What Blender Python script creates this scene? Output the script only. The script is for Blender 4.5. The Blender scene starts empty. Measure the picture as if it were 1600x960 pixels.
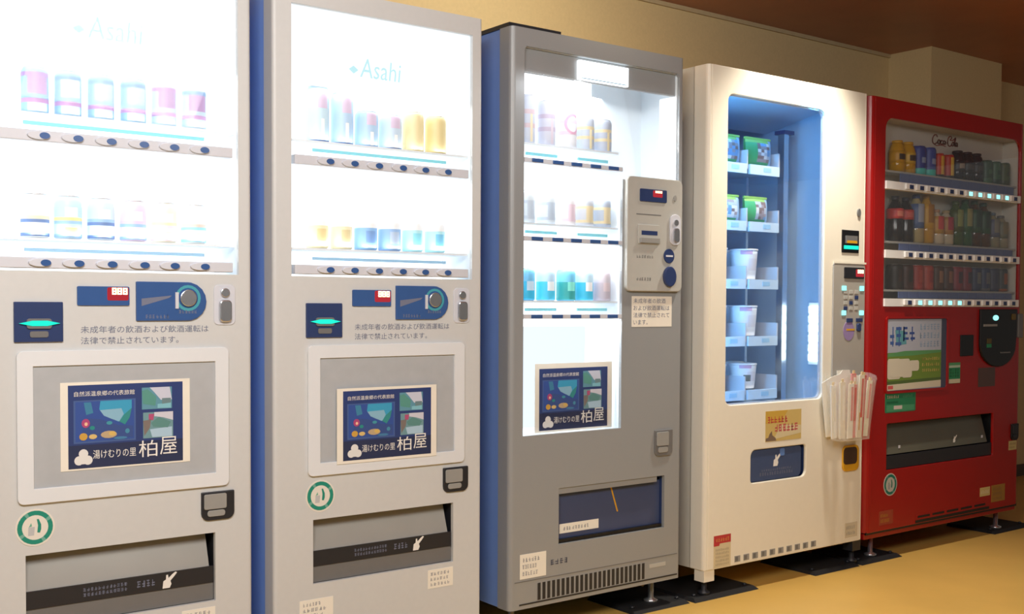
import bpy, bmesh, math, random
from mathutils import Vector, Matrix

random.seed(7)
SC = bpy.context.scene
COL = SC.collection

# ------------------------------------------------------------------ camera
cam_data = bpy.data.cameras.new('camera')
cam = bpy.data.objects.new('camera', cam_data)
COL.objects.link(cam)
cam_data.sensor_fit = 'HORIZONTAL'
cam_data.sensor_width = 36.0
cam_data.lens = 1720.2 * 36.0 / 1600.0
cam_data.shift_y = 49.94 / 1600.0
cam_data.clip_start = 0.05
YAW, PITCH, ROLL = 0.642112, -0.0312799, 0.00451175
fw = Vector((math.sin(YAW) * math.cos(PITCH), math.cos(YAW) * math.cos(PITCH), math.sin(PITCH)))
rt = Vector((math.cos(YAW), -math.sin(YAW), 0.0))
up = rt.cross(fw)
r2 = rt * math.cos(ROLL) + up * math.sin(ROLL)
u2 = up * math.cos(ROLL) - rt * math.sin(ROLL)
M = Matrix((r2, u2, -fw)).transposed().to_4x4()
M.translation = Vector((0.0, -2.656, 1.0317))
cam.matrix_world = M
SC.camera = cam

# ------------------------------------------------------------------ world, lamps, exposure
world = bpy.data.worlds.new('room_ambient')
SC.world = world
world.use_nodes = True
bg = world.node_tree.nodes['Background']
bg.inputs[0].default_value = (1.0, 0.95, 0.86, 1)
bg.inputs[1].default_value = 0.13
SC.view_settings.view_transform = 'Standard'
SC.view_settings.look = 'None'
SC.view_settings.gamma = 1.0
SC.view_settings.use_curve_mapping = False
SC.view_settings.exposure = 0.0


def area(name, loc, target, sx, sy, power, color):
    d = bpy.data.lights.new(name, 'AREA')
    d.shape = 'RECTANGLE'
    d.size, d.size_y = sx, sy
    d.energy = power
    d.color = color
    o = bpy.data.objects.new(name, d)
    COL.objects.link(o)
    o.location = loc
    o.rotation_euler = (Vector(target) - Vector(loc)).to_track_quat('-Z', 'Y').to_euler()
    return o


def spot(name, loc, target, power, color, angle, blend, radius):
    d = bpy.data.lights.new(name, 'SPOT')
    d.energy, d.color = power, color
    d.spot_size, d.spot_blend, d.shadow_soft_size = math.radians(angle), blend, radius
    o = bpy.data.objects.new(name, d)
    COL.objects.link(o)
    o.location = loc
    o.rotation_euler = (Vector(target) - Vector(loc)).to_track_quat('-Z', 'Y').to_euler()
    return o


LAMP = (1.0, 0.985, 0.95)
WARM = (1.0, 0.88, 0.64)
area('ceiling_lamp', (0.1, -1.9, 2.33), (0.6, -0.4, 0.9), 0.9, 0.9, 94, LAMP)
area('ceiling_lamp', (1.7, -2.5, 2.33), (2.2, -0.2, 0.6), 0.9, 0.9, 38, LAMP)
spot('ceiling_downlight', (3.30, -0.34, 2.33), (3.26, -0.14, 0.9), 120, (1.0, 0.93, 0.80), 88, 0.8, 0.05)
spot('ceiling_downlight', (2.35, -0.15, 2.34), (2.4, 0.85, 2.0), 34, WARM, 130, 1.0, 0.06)

# ------------------------------------------------------------------ materials


def lin(c):
    out = []
    for v in c[:3]:
        v = v / 255.0
        out.append(v / 12.92 if v <= 0.04045 else ((v + 0.055) / 1.055) ** 2.4)
    return tuple(out)


def newmat(name):
    m = bpy.data.materials.new(name)
    m.use_nodes = True
    nt = m.node_tree
    nt.nodes.clear()
    out = nt.nodes.new('ShaderNodeOutputMaterial')
    return m, nt, out


def paint(name, rgb, rough=0.5, metal=0.0, noise=0.04, scale=40.0, bump=0.0, coat=0.0):
    """A surface with a faint procedural mottle in its colour (rgb is sRGB 0-255)."""
    m, nt, out = newmat(name)
    b = nt.nodes.new('ShaderNodeBsdfPrincipled')
    nt.links.new(b.outputs[0], out.inputs[0])
    b.inputs['Roughness'].default_value = rough
    b.inputs['Metallic'].default_value = metal
    b.inputs['Coat Weight'].default_value = coat
    tc = nt.nodes.new('ShaderNodeTexCoord')
    nz = nt.nodes.new('ShaderNodeTexNoise')
    nz.inputs['Scale'].default_value = scale
    nz.inputs['Detail'].default_value = 4
    nt.links.new(tc.outputs['Object'], nz.inputs['Vector'])
    mx = nt.nodes.new('ShaderNodeMix')
    mx.data_type = 'RGBA'
    c = lin(rgb)
    mx.inputs[6].default_value = tuple(v * (1 - noise * 1.5) for v in c) + (1,)
    mx.inputs[7].default_value = tuple(min(1, v * (1 + noise * 1.5)) for v in c) + (1,)
    nt.links.new(nz.outputs['Fac'], mx.inputs[0])
    nt.links.new(mx.outputs[2], b.inputs['Base Color'])
    if bump:
        bp = nt.nodes.new('ShaderNodeBump')
        bp.inputs['Strength'].default_value = bump
        bp.inputs['Distance'].default_value = 0.002
        nt.links.new(nz.outputs['Fac'], bp.inputs['Height'])
        nt.links.new(bp.outputs[0], b.inputs['Normal'])
    return m


def emit(name, rgb, strength):
    m, nt, out = newmat(name)
    e = nt.nodes.new('ShaderNodeEmission')
    e.inputs[0].default_value = lin(rgb) + (1,)
    e.inputs[1].default_value = strength
    nt.links.new(e.outputs[0], out.inputs[0])
    return m


def glass(name, tint=(1, 1, 1), rough=0.03, refl=1.0):
    m, nt, out = newmat(name)
    t = nt.nodes.new('ShaderNodeBsdfTransparent')
    t.inputs[0].default_value = tuple(tint) + (1,)
    g = nt.nodes.new('ShaderNodeBsdfGlossy')
    g.inputs['Roughness'].default_value = rough
    f = nt.nodes.new('ShaderNodeFresnel')
    f.inputs[0].default_value = 1.45
    mu = nt.nodes.new('ShaderNodeMath')
    mu.operation = 'MULTIPLY'
    mu.inputs[1].default_value = refl
    nt.links.new(f.outputs[0], mu.inputs[0])
    mx = nt.nodes.new('ShaderNodeMixShader')
    nt.links.new(mu.outputs[0], mx.inputs[0])
    nt.links.new(t.outputs[0], mx.inputs[1])
    nt.links.new(g.outputs[0], mx.inputs[2])
    nt.links.new(mx.outputs[0], out.inputs[0])
    return m


def printed(name, rough=0.45, metal=0.0):
    """Printed surface: flat ink colours stored per face in the colour attribute."""
    m, nt, out = newmat(name)
    b = nt.nodes.new('ShaderNodeBsdfPrincipled')
    b.inputs['Roughness'].default_value = rough
    b.inputs['Metallic'].default_value = metal
    a = nt.nodes.new('ShaderNodeAttribute')
    a.attribute_name = 'Col'
    nt.links.new(a.outputs['Color'], b.inputs['Base Color'])
    nt.links.new(b.outputs[0], out.inputs[0])
    return m


def pouch(name):
    m, nt, out = newmat(name)
    t = nt.nodes.new('ShaderNodeBsdfTransparent')
    d = nt.nodes.new('ShaderNodeBsdfPrincipled')
    d.inputs['Base Color'].default_value = (0.90, 0.87, 0.78, 1)
    d.inputs['Roughness'].default_value = 0.25
    nz = nt.nodes.new('ShaderNodeTexNoise')
    nz.inputs['Scale'].default_value = 5
    ramp = nt.nodes.new('ShaderNodeMapRange')
    ramp.inputs[3].default_value = 0.06
    ramp.inputs[4].default_value = 0.34
    nt.links.new(nz.outputs['Fac'], ramp.inputs[0])
    mx = nt.nodes.new('ShaderNodeMixShader')
    nt.links.new(ramp.outputs[0], mx.inputs[0])
    nt.links.new(t.outputs[0], mx.inputs[1])
    nt.links.new(d.outputs[0], mx.inputs[2])
    nt.links.new(mx.outputs[0], out.inputs[0])
    return m


MT = dict(
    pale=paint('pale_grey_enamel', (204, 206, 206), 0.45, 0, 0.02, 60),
    pale_haze_side=paint('pale_side_blue_haze', (130, 168, 238), 0.5, 0, 0.03, 20),  # blue haze of the gaps put into the side colour
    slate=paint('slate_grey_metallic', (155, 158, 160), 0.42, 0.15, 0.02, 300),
    slate_haze_side=paint('slate_side_blue_haze', (118, 150, 212), 0.45, 0.0, 0.03, 20),  # grey sides tinted blue to carry the haze between machines
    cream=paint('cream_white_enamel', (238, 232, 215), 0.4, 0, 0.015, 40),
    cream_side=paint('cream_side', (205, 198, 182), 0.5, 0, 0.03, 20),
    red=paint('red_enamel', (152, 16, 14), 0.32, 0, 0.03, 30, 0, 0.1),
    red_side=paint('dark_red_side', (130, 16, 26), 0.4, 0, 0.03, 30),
    white=paint('white_plastic', (240, 240, 238), 0.5, 0, 0.01),
    frame=paint('white_frame_plastic', (222, 226, 230), 0.4, 0, 0.01),
    inset=paint('frosted_grey_insert', (174, 178, 182), 0.55, 0, 0.06, 25),
    liner=paint('white_liner', (236, 244, 250), 0.6, 0, 0.01),
    coolgrey=paint('cool_grey_plastic', (206, 209, 218), 0.5, 0, 0.02),
    grey=paint('grey_plastic', (150, 150, 147), 0.45, 0, 0.03),
    warmgrey=paint('warm_grey_plastic', (182, 182, 176), 0.45, 0, 0.03),
    midgrey=paint('mid_grey_plastic', (112, 112, 112), 0.4, 0, 0.03),
    dark=paint('dark_plastic', (36, 38, 44), 0.4, 0, 0.05),
    navy=paint('navy_plastic', (46, 62, 106), 0.3, 0, 0.05),
    blueglass=paint('blue_smoked_plastic', (58, 92, 150), 0.2, 0, 0.04),
    black=paint('black_plastic', (20, 21, 24), 0.35, 0, 0.05),
    rubber=paint('black_rubber', (17, 17, 20), 0.75, 0, 0.1, 60),
    chrome=paint('brushed_chrome', (205, 208, 214), 0.25, 0.9, 0.04, 90),
    lid=paint('aluminium_lid', (215, 218, 222), 0.3, 0.8, 0.03, 90),
    yellow=paint('yellow_plastic', (214, 160, 30), 0.4, 0, 0.03),
    sticker=paint('white_sticker_paper', (236, 231, 218), 0.6, 0, 0.02),
    ink=paint('dark_ink', (70, 74, 92), 0.6, 0, 0.02),
    paleink=paint('grey_ink', (112, 118, 140), 0.6, 0, 0.02),
    whiteink=paint('white_ink', (235, 233, 228), 0.6, 0, 0.02),
    redink=paint('red_ink', (200, 50, 50), 0.6, 0, 0.02),
    cyan=paint('cyan_price_strip', (150, 235, 250), 0.5, 0, 0.02),
    pricerail=paint('pale_blue_rail', (206, 230, 250), 0.5, 0, 0.02),
    skyblue=paint('pale_blue_price_strip', (165, 212, 245), 0.5, 0, 0.02),
    steel=paint('steel_interior', (168, 196, 222), 0.45, 0.1, 0.04, 30),
    m5back=paint('light_grey_display_back', (214, 210, 200), 0.6, 0, 0.03),
    backlight=emit('fluorescent_backlight', (246, 252, 255), 2.4),
    signlight=emit('header_backlight', (248, 252, 255), 1.25),
    softback=emit('cool_backlight', (226, 242, 255), 1.25),
    logoglow=emit('backlit_logo', (205, 249, 255), 0.98),
    redled=emit('red_digits', (255, 190, 140), 6.0),
    redglow=emit('red_display_glow', (214, 60, 70), 0.7),
    greenled=emit('green_light', (40, 250, 215), 1.1),
    cyanled=emit('cyan_light', (150, 255, 250), 1.6),
    coolled=emit('cool_white_led', (225, 250, 255), 9.0),
    window=glass('display_glass', (1, 1, 1), 0.02, 0.28),
    smoked=glass('smoked_flap', (0.55, 0.62, 0.78), 0.15, 1.0),
    bag=pouch('crinkled_clear_plastic'),
    ink_print=printed('printed_ink', 0.45),
    pet=printed('tinted_bottle', 0.15),
    cup=printed('printed_paper_cup', 0.5),
)

# ------------------------------------------------------------------ mesh helpers


class MB:
    def __init__(self):
        self.v, self.f, self.c, self.s = [], [], [], []

    def face(self, idx, col=None, smooth=False):
        self.f.append(idx)
        self.c.append(col)
        self.s.append(smooth)

    def box(self, x0, x1, y0, y1, z0, z1, col=None):
        n = len(self.v)
        self.v += [(x0, y0, z0), (x1, y0, z0), (x1, y1, z0), (x0, y1, z0),
                   (x0, y0, z1), (x1, y0, z1), (x1, y1, z1), (x0, y1, z1)]
        for q in ((0, 3, 2, 1), (4, 5, 6, 7), (0, 1, 5, 4), (1, 2, 6, 5), (2, 3, 7, 6), (3, 0, 4, 7)):
            self.face([n + i for i in q], col)
        return self

    def prism(self, loop, y0, y1, col=None):
        """Counter-clockwise (x, z) loop seen from the front, extruded from y0 (front) to y1."""
        n, k = len(self.v), len(loop)
        self.v += [(x, y0, z) for x, z in loop] + [(x, y1, z) for x, z in loop]
        self.face([n + i for i in range(k)], col)
        self.face([n + k + i for i in reversed(range(k))], col)
        for i in range(k):
            j = (i + 1) % k
            self.face([n + j, n + i, n + k + i, n + k + j], col)
        return self

    def flat(self, loop, y, col=None):
        n = len(self.v)
        self.v += [(x, y, z) for x, z in loop]
        self.face([n + i for i in range(len(loop))], col)
        return self

    def lathe(self, prof, seg=18, cx=0, cy=0, cz=0, colf=None, smooth=True, sx=1.0, sy=1.0):
        n = len(self.v)
        for r, z in prof:
            for k in range(seg):
                a = 2 * math.pi * (k + 0.5) / seg
                self.v.append((cx + sx * r * math.cos(a), cy + sy * r * math.sin(a), cz + z))
        for i in range(len(prof) - 1):
            for k in range(seg):
                k2 = (k + 1) % seg
                am = 2 * math.pi * (k + 1) / seg
                col = colf((prof[i][1] + prof[i + 1][1]) / 2, am) if colf else None
                self.face([n + i * seg + k, n + i * seg + k2, n + (i + 1) * seg + k2, n + (i + 1) * seg + k], col, smooth)
        zb, zt = prof[0][1], prof[-1][1]
        if prof[0][0] > 1e-5:
            self.face([n + k for k in reversed(range(seg))], colf(zb, 0) if colf else None)
        if prof[-1][0] > 1e-5:
            b = n + (len(prof) - 1) * seg
            self.face([b + k for k in range(seg)], colf(zt, 0) if colf else None)
        return self

    def disc_y(self, cx, cz, rx, rz, y0, y1, col=None, seg=24):
        loop = [(cx + rx * math.cos(2 * math.pi * i / seg), cz + rz * math.sin(2 * math.pi * i / seg)) for i in range(seg)]
        return self.prism(loop, y0, y1, col)

    def build(self, name, mat, parent=None, loc=(0, 0, 0), bevel=0.0, fix=False):
        me = bpy.data.meshes.new(name)
        me.from_pydata(self.v, [], self.f)
        me.materials.append(mat)
        for p, s in zip(me.polygons, self.s):
            p.use_smooth = s
        if any(c is not None for c in self.c):
            at = me.color_attributes.new('Col', 'FLOAT_COLOR', 'CORNER')
            cache = {}
            for p, c in zip(me.polygons, self.c):
                c = c or (255, 255, 255)
                if c not in cache:
                    cache[c] = lin(c) + (1.0,)
                for li in p.loop_indices:
                    at.data[li].color = cache[c]
        if fix:
            bm = bmesh.new()
            bm.from_mesh(me)
            bmesh.ops.recalc_face_normals(bm, faces=bm.faces)
            bm.to_mesh(me)
            bm.free()
        me.update()
        o = bpy.data.objects.new(name, me)
        COL.objects.link(o)
        o.location = loc
        if parent:
            o.parent = parent
        if bevel:
            md = o.modifiers.new('edge', 'BEVEL')
            md.width = bevel
            md.segments = 2
            md.limit_method = 'ANGLE'
        return o


def rr(x0, x1, z0, z1, r, n=5, corners=(1, 1, 1, 1)):
    """Rounded rectangle, counter-clockwise from the bottom left; corners = bl, br, tr, tl."""
    pts = []
    data = ((x0, z0, 180, 1, 1), (x1, z0, 270, -1, 1), (x1, z1, 0, -1, -1), (x0, z1, 90, 1, -1))
    for (cx, cz, a0, sx, sz), on in zip(data, corners):
        rad = r if on is True or on == 1 else r * on
        if rad < 1e-5:
            pts.append((cx, cz))
            continue
        ox, oz = cx + sx * rad, cz + sz * rad
        for i in range(n + 1):
            a = math.radians(a0 + 90 * i / n)
            pts.append((ox + rad * math.cos(a), oz + rad * math.sin(a)))
    return pts


def ellipse(cx, cz, rx, rz, seg=20):
    return [(cx + rx * math.cos(2 * math.pi * i / seg), cz + rz * math.sin(2 * math.pi * i / seg)) for i in range(seg)]


def plate_mb(mb, outer, holes, y0, y1):
    """A plate with holes: outline and hole loops in (x, z), thickness y0..y1, added to an MB."""
    bm = bmesh.new()
    loops = [outer] + holes
    edges = []
    for lp in loops:
        vs = [bm.verts.new((x, 0, z)) for x, z in lp]
        for i in range(len(vs)):
            edges.append(bm.edges.new((vs[i], vs[(i + 1) % len(vs)])))
    bmesh.ops.triangle_fill(bm, edges=edges, use_beauty=True, normal=(0, -1, 0))
    bm.verts.index_update()
    n = len(mb.v)
    k = len(bm.verts)
    mb.v += [(v.co.x, y0, v.co.z) for v in bm.verts] + [(v.co.x, y1, v.co.z) for v in bm.verts]
    for f in bm.faces:
        idx = [v.index for v in f.verts]
        a = f.normal
        if a.y > 0:
            idx.reverse()
        mb.face([n + i for i in idx])
        mb.face([n + k + i for i in reversed(idx)])
    for e in bm.edges:
        if len(e.link_faces) == 1:
            a, b = e.verts[0].index, e.verts[1].index
            mb.face([n + a, n + b, n + k + b, n + k + a])
    bm.free()


def shell_mb(mb, w, z0, z1, depth, R, n=5, thick=0.012):
    """Rounded door sides and top/bottom strips, seen in plan."""
    out = [(0, depth)] + [(R - R * math.cos(math.radians(90 * i / n)), R - R * math.sin(math.radians(90 * i / n))) for i in range(n + 1)]
    for side in (0, 1):
        pts = out + [(R, 0.010)] + [(thick, R + 0.004), (thick, depth)]
        pts = [((w - x) if side else x, y) for x, y in pts]
        if side:
            pts = pts[::-1]
        b = len(mb.v)
        k = len(pts)
        mb.v += [(x, y, z0) for x, y in pts] + [(x, y, z1) for x, y in pts]
        mb.face([b + i for i in range(k)])
        mb.face([b + k + i for i in reversed(range(k))])
        for i in range(k):
            j = (i + 1) % k
            mb.face([b + j, b + i, b + k + i, b + k + j])
    mb.box(thick, w - thick, 0.008, depth, z1 - 0.012, z1)
    mb.box(thick, w - thick, 0.008, depth, z0, z0 + 0.012)


def make_door(parent, w, z0, z1, depth, R, holes, mat, bevel=0.0, label=None):
    mb = MB()
    plate_mb(mb, [(R, z0), (w - R, z0), (w - R, z1), (R, z1)], holes, 0.0, 0.012)
    shell_mb(mb, w, z0, z1, depth, R)
    o = mb.build('door', mat, parent, bevel=bevel, fix=True)
    for p in o.data.polygons:
        p.use_smooth = False
    return o


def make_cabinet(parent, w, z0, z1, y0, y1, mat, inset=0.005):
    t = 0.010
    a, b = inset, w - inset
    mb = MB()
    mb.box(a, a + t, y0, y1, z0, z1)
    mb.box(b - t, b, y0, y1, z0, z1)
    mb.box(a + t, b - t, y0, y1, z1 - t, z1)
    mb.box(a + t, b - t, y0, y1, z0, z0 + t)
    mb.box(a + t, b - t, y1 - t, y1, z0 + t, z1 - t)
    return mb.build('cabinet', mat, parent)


def empty(name, loc, label=None, cat=None, group=None):
    o = bpy.data.objects.new(name, None)
    o.empty_display_size = 0.1
    COL.objects.link(o)
    o.location = loc
    tag(o, label, cat, group)
    return o


def tag(o, label=None, cat=None, group=None, kind=None):
    if label:
        o['label'] = label
    if cat:
        o['category'] = cat
    if group:
        o['group'] = group
    if kind:
        o['kind'] = kind
    return o


_fonts = {}


def text_mesh(body, x0, x1, z0, z1, y, name, mat, parent, shear=0.0, thick=0.0):
    """Lettering as flat geometry filling the box x0..x1, z0..z1 on a vertical face at y."""
    cu = bpy.data.curves.new('lettering', 'FONT')
    cu.body = body
    cu.shear = shear
    cu.resolution_u = 2
    cu.space_line = 1.0
    cu.offset = thick
    ob = bpy.data.objects.new('lettering', cu)
    COL.objects.link(ob)
    dg = bpy.context.evaluated_depsgraph_get()
    me = bpy.data.meshes.new_from_object(ob.evaluated_get(dg))
    bpy.data.objects.remove(ob)
    bpy.data.curves.remove(cu)
    xs = [v.co.x for v in me.vertices]
    ys = [v.co.y for v in me.vertices]
    ax, bx, ay, by = min(xs), max(xs), min(ys), max(ys)
    for v in me.vertices:
        v.co = Vector((x0 + (v.co.x - ax) / (bx - ax) * (x1 - x0), 0.0, z0 + (v.co.y - ay) / (by - ay) * (z1 - z0)))
    me.materials.clear()
    me.materials.append(mat)
    o = bpy.data.objects.new(name, me)
    COL.objects.link(o)
    o.location = (0, y, 0)
    o.parent = parent
    return o


def scribble(mb, x0, x1, z0, z1, y, n, col, rnd, fill=0.78):
    """Illegible small print: n character-like clusters of strokes in a row."""
    cw = (x1 - x0) / n
    h = z1 - z0
    for i in range(n):
        a = x0 + i * cw + cw * (1 - fill) / 2
        b = a + cw * fill
        t = h * 0.16
        for k in range(rnd.choice((2, 3))):
            zz = z0 + h * (0.08 + 0.38 * k) + rnd.uniform(-0.03, 0.03) * h
            xa = a + rnd.uniform(0, 0.25) * (b - a)
            xb = b - rnd.uniform(0, 0.25) * (b - a)
            mb.flat([(xa, zz), (xb, zz), (xb, zz + t), (xa, zz + t)], y, col)
        tv = (b - a) * 0.16
        for k in range(rnd.choice((1, 2))):
            xx = a + rnd.uniform(0.1, 0.75) * (b - a)
            mb.flat([(xx, z0), (xx + tv, z0), (xx + tv, z1), (xx, z1)], y - 0.0001, col)


# ------------------------------------------------------------------ room (setting)
CEIL, WALL_Y = 2.36, 0.85
wall_mat = paint('beige_wallpaper', (216, 192, 142), 0.8, 0, 0.05, 90, 0.25)
ceil_mat = paint('brown_wood_ceiling', (176, 104, 64), 0.35, 0, 0.10, 6)
floor_mat = paint('tan_sheet_floor', (214, 172, 90), 0.36, 0, 0.10, 3.2)
trim_mat = paint('cornice_wood', (196, 176, 136), 0.6, 0, 0.05, 30)

o = MB().box(-2.5, 9.5, WALL_Y, WALL_Y + 0.12, 0, CEIL + 0.1).build('wall_back', wall_mat)
tag(o, 'beige papered wall running behind all the machines', kind='structure')
o = MB().box(-2.5, 9.5, -5.5, WALL_Y + 0.12, -0.1, 0.0).build('floor', floor_mat)
tag(o, 'tan smooth floor in front of the machines', kind='structure')
o = MB().box(-2.5, 9.5, -5.5, WALL_Y + 0.12, CEIL, CEIL + 0.1).build('ceiling', ceil_mat)
tag(o, 'dark brown ceiling', kind='structure')
o = MB().box(5.10, 5.77, 0.60, WALL_Y, 0, CEIL).build('wall_pillar', wall_mat)
tag(o, 'beige papered pillar standing out from the wall behind the red machine', kind='structure')
o = MB().box(-2.5, 5.10, WALL_Y - 0.012, WALL_Y, CEIL - 0.018, CEIL).build('trim_1', trim_mat)
tag(o, 'thin pale cornice strip where wall meets ceiling', kind='structure')
base_mat = paint('dark_skirting', (74, 58, 42), 0.5, 0, 0.08, 20)
mb = MB().box(-2.5, 5.10, WALL_Y - 0.012, WALL_Y, 0, 0.07).box(5.77, 9.5, WALL_Y - 0.012, WALL_Y, 0, 0.07)
mb.box(5.088, 5.782, 0.588, 0.60, 0, 0.07)
tag(mb.build('baseboard_back', base_mat), 'dark skirting along the foot of the wall', kind='structure')

# ------------------------------------------------------------------ products
R = random.Random(3)


def can(name, x, y, z, r, h, base, bands, label, cat, group, front=None, dome=0.12, lidmat=None, parent_mat=None):
    """A drinks can: printed body (with bands and a front panel), aluminium lid and pull tab."""
    t = empty(name, (x, y, z), label, cat, group)
    a = -math.pi / 2

    def colf(zz, am):
        u = zz / h
        d = abs((am - a + math.pi) % (2 * math.pi) - math.pi)
        if front:
            for (u0, u1, wid, c) in front:
                if u0 <= u <= u1 and d < wid:
                    return c
        for (u0, u1, c) in bands:
            if u0 <= u <= u1:
                return c
        return base
    zs = [0.0, 0.03]
    k = 9
    for i in range(1, k + 1):
        zs.append(0.03 + (1 - dome - 0.03) * i / k)
    prof = [(r * 0.86, 0.0)] + [(r, zz * h) for zz in zs[1:]] + [(r * 0.94, (1 - dome * 0.5) * h), (r * 0.84, (1 - dome * 0.12) * h)]
    MB().lathe(prof, 20, colf=colf).build('body', MT['ink_print'], t)
    MB().lathe([(r * 0.84, (1 - dome * 0.12) * h), (r * 0.86, h * 0.995), (r * 0.82, h), (r * 0.76, h * 0.985)], 20).build('lid', MT['lid'], t)
    MB().box(-r * 0.25, r * 0.25, -r * 0.5, r * 0.1, h * 0.985, h * 0.998).build('pull_tab', MT['lid'], t)
    return t


def bottle(name, x, y, z, r, h, liquid, labelc, capc, label, cat, group, lab=(0.32, 0.62), neck=0.42):
    t = empty(name, (x, y, z), label, cat, group)
    prof = [(r * 0.8, 0), (r, 0.03 * h), (r, 0.30 * h), (r * 0.97, 0.33 * h), (r * 0.97, 0.60 * h), (r, 0.64 * h), (r * 0.92, 0.72 * h),
            (r * neck * 1.3, 0.85 * h), (r * neck, 0.90 * h), (r * neck, 0.92 * h)]
    MB().lathe(prof, 18, colf=lambda zz, a: liquid).build('body', MT['pet'], t)

    def lf(zz, am):
        d = abs((am + math.pi / 2 + math.pi) % (2 * math.pi) - math.pi)
        return labelc[1] if d < 0.6 and lab[0] + 0.07 < zz / h < lab[1] - 0.05 else labelc[0]
    l0, l1 = lab
    MB().lathe([(r * 1.005, l0 * h)] + [(r * 1.012, (l0 + (l1 - l0) * i / 4) * h) for i in range(5)] + [(r * 1.005, l1 * h)], 18, colf=lf).build('label', MT['ink_print'], t)
    MB().lathe([(r * neck * 1.12, 0.915 * h), (r * neck * 1.15, 0.93 * h), (r * neck * 1.12, 0.99 * h), (r * neck * 0.9, h)], 14, colf=lambda zz, a: capc).build('cap', MT['ink_print'], t)
    return t


# ------------------------------------------------------------------ shared machine parts
NAVYP = (43, 62, 118)


def poster(parent, x0, x1, z0, z1, dx, dz, y):
    """White sheet with the inn's dark blue advertisement: three pictures, heading, emblem, name."""
    p = MB().box(x0, x1, y - 0.0012, y, z0, z1).build('poster', MT['sticker'], parent)
    X0, X1 = dx
    Z0, Z1 = dz
    w, h = X1 - X0, Z1 - Z0

    def q(u, v):
        return (X0 + u * w, Z1 - v * h)

    def quad(mb, u0, u1, v0, v1, c, lay):
        mb.flat([q(u0, v1), q(u1, v1), q(u1, v0), q(u0, v0)], y - 0.0014 - 0.00015 * lay, c)

    def poly(mb, pts, c, lay):
        pts = [q(*a) for a in pts]
        ar = sum(pts[i][0] * pts[(i + 1) % len(pts)][1] - pts[(i + 1) % len(pts)][0] * pts[i][1] for i in range(len(pts)))
        if ar < 0:
            pts.reverse()
        mb.flat(pts, y - 0.0014 - 0.00015 * lay, c)
    mb = MB()
    quad(mb, 0, 1, 0, 1, NAVYP, 0)
    quad(mb, 0, 1, 0.72, 1, (40, 50, 84), 1)
    mb.build('printed_ground', MT['ink_print'], p)
    # large evening street picture
    mb = MB()
    quad(mb, 0.045, 0.575, 0.185, 0.70, (70, 96, 150), 1)
    quad(mb, 0.06, 0.56, 0.20, 0.68, (52, 82, 156), 2)
    poly(mb, [(0.27, 0.20), (0.54, 0.20), (0.54, 0.30), (0.50, 0.40), (0.42, 0.46), (0.30, 0.37), (0.26, 0.30)], (60, 158, 198), 3)
    poly(mb, [(0.265, 0.31), (0.45, 0.30), (0.47, 0.37), (0.43, 0.46), (0.36, 0.42), (0.30, 0.38)], (136, 182, 206), 4)
    poly(mb, [(0.43, 0.46), (0.47, 0.38), (0.54, 0.30), (0.52, 0.42), (0.48, 0.50)], (52, 140, 140), 5)
    poly(mb, [(0.13, 0.21), (0.19, 0.21), (0.21, 0.34), (0.15, 0.36)], (62, 130, 165), 3)
    poly(mb, [(0.16, 0.40), (0.27, 0.42), (0.42, 0.50), (0.55, 0.52), (0.55, 0.66), (0.10, 0.62)], (56, 80, 140), 5)
    lay = 6.0
    for cx, cz, rx, rz, c in ((0.145, 0.46, 0.035, 0.055, (172, 70, 120)), (0.148, 0.47, 0.014, 0.022, (236, 190, 160)),
                              (0.20, 0.52, 0.022, 0.025, (40, 140, 135)), (0.345, 0.47, 0.026, 0.022, (66, 150, 165)),
                              (0.125, 0.62, 0.035, 0.045, (204, 160, 70)), (0.205, 0.625, 0.035, 0.03, (214, 186, 120)),
                              (0.34, 0.61, 0.07, 0.045, (186, 164, 130)), (0.37, 0.60, 0.03, 0.03, (212, 180, 100)),
                              (0.44, 0.66, 0.06, 0.018, (70, 126, 170)), (0.50, 0.58, 0.02, 0.03, (70, 140, 170))):
        lay += 0.25
        poly(mb, [(cx + rx * math.cos(i * math.pi / 6), cz + rz * math.sin(i * math.pi / 6)) for i in range(12)], c, lay)
    mb.build('printed_picture', MT['ink_print'], p)
    mb = MB()
    quad(mb, 0.63, 0.90, 0.06, 0.33, (96, 150, 170), 2)
    poly(mb, [(0.70, 0.06), (0.88, 0.06), (0.90, 0.22), (0.80, 0.22), (0.74, 0.12)], (200, 205, 222), 3)
    poly(mb, [(0.63, 0.10), (0.68, 0.08), (0.76, 0.18), (0.75, 0.29), (0.64, 0.26)], (88, 150, 140), 4)
    poly(mb, [(0.77, 0.27), (0.89, 0.26), (0.89, 0.325), (0.77, 0.32)], (130, 190, 205), 4)
    poly(mb, [(0.81, 0.20), (0.89, 0.20), (0.89, 0.26), (0.81, 0.27)], (108, 134, 140), 5)
    mb.build('printed_picture', MT['ink_print'], p)
    mb = MB()
    quad(mb, 0.64, 0.91, 0.37, 0.69, (112, 152, 160), 2)
    poly(mb, [(0.74, 0.37), (0.91, 0.37), (0.91, 0.48), (0.82, 0.44), (0.74, 0.42)], (206, 206, 218), 3)
    poly(mb, [(0.69, 0.39), (0.74, 0.39), (0.73, 0.47), (0.69, 0.46)], (176, 80, 120), 4)
    poly(mb, [(0.64, 0.47), (0.71, 0.46), (0.70, 0.56), (0.65, 0.66)], (124, 114, 110), 4)
    poly(mb, [(0.71, 0.50), (0.78, 0.43), (0.89, 0.50), (0.86, 0.57), (0.73, 0.55)], (92, 140, 136), 5)
    poly(mb, [(0.70, 0.58), (0.90, 0.56), (0.90, 0.68), (0.72, 0.68)], (170, 200, 220), 5)
    mb.build('printed_picture', MT['ink_print'], p)
    # three-lobed white emblem
    mb = MB()
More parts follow.
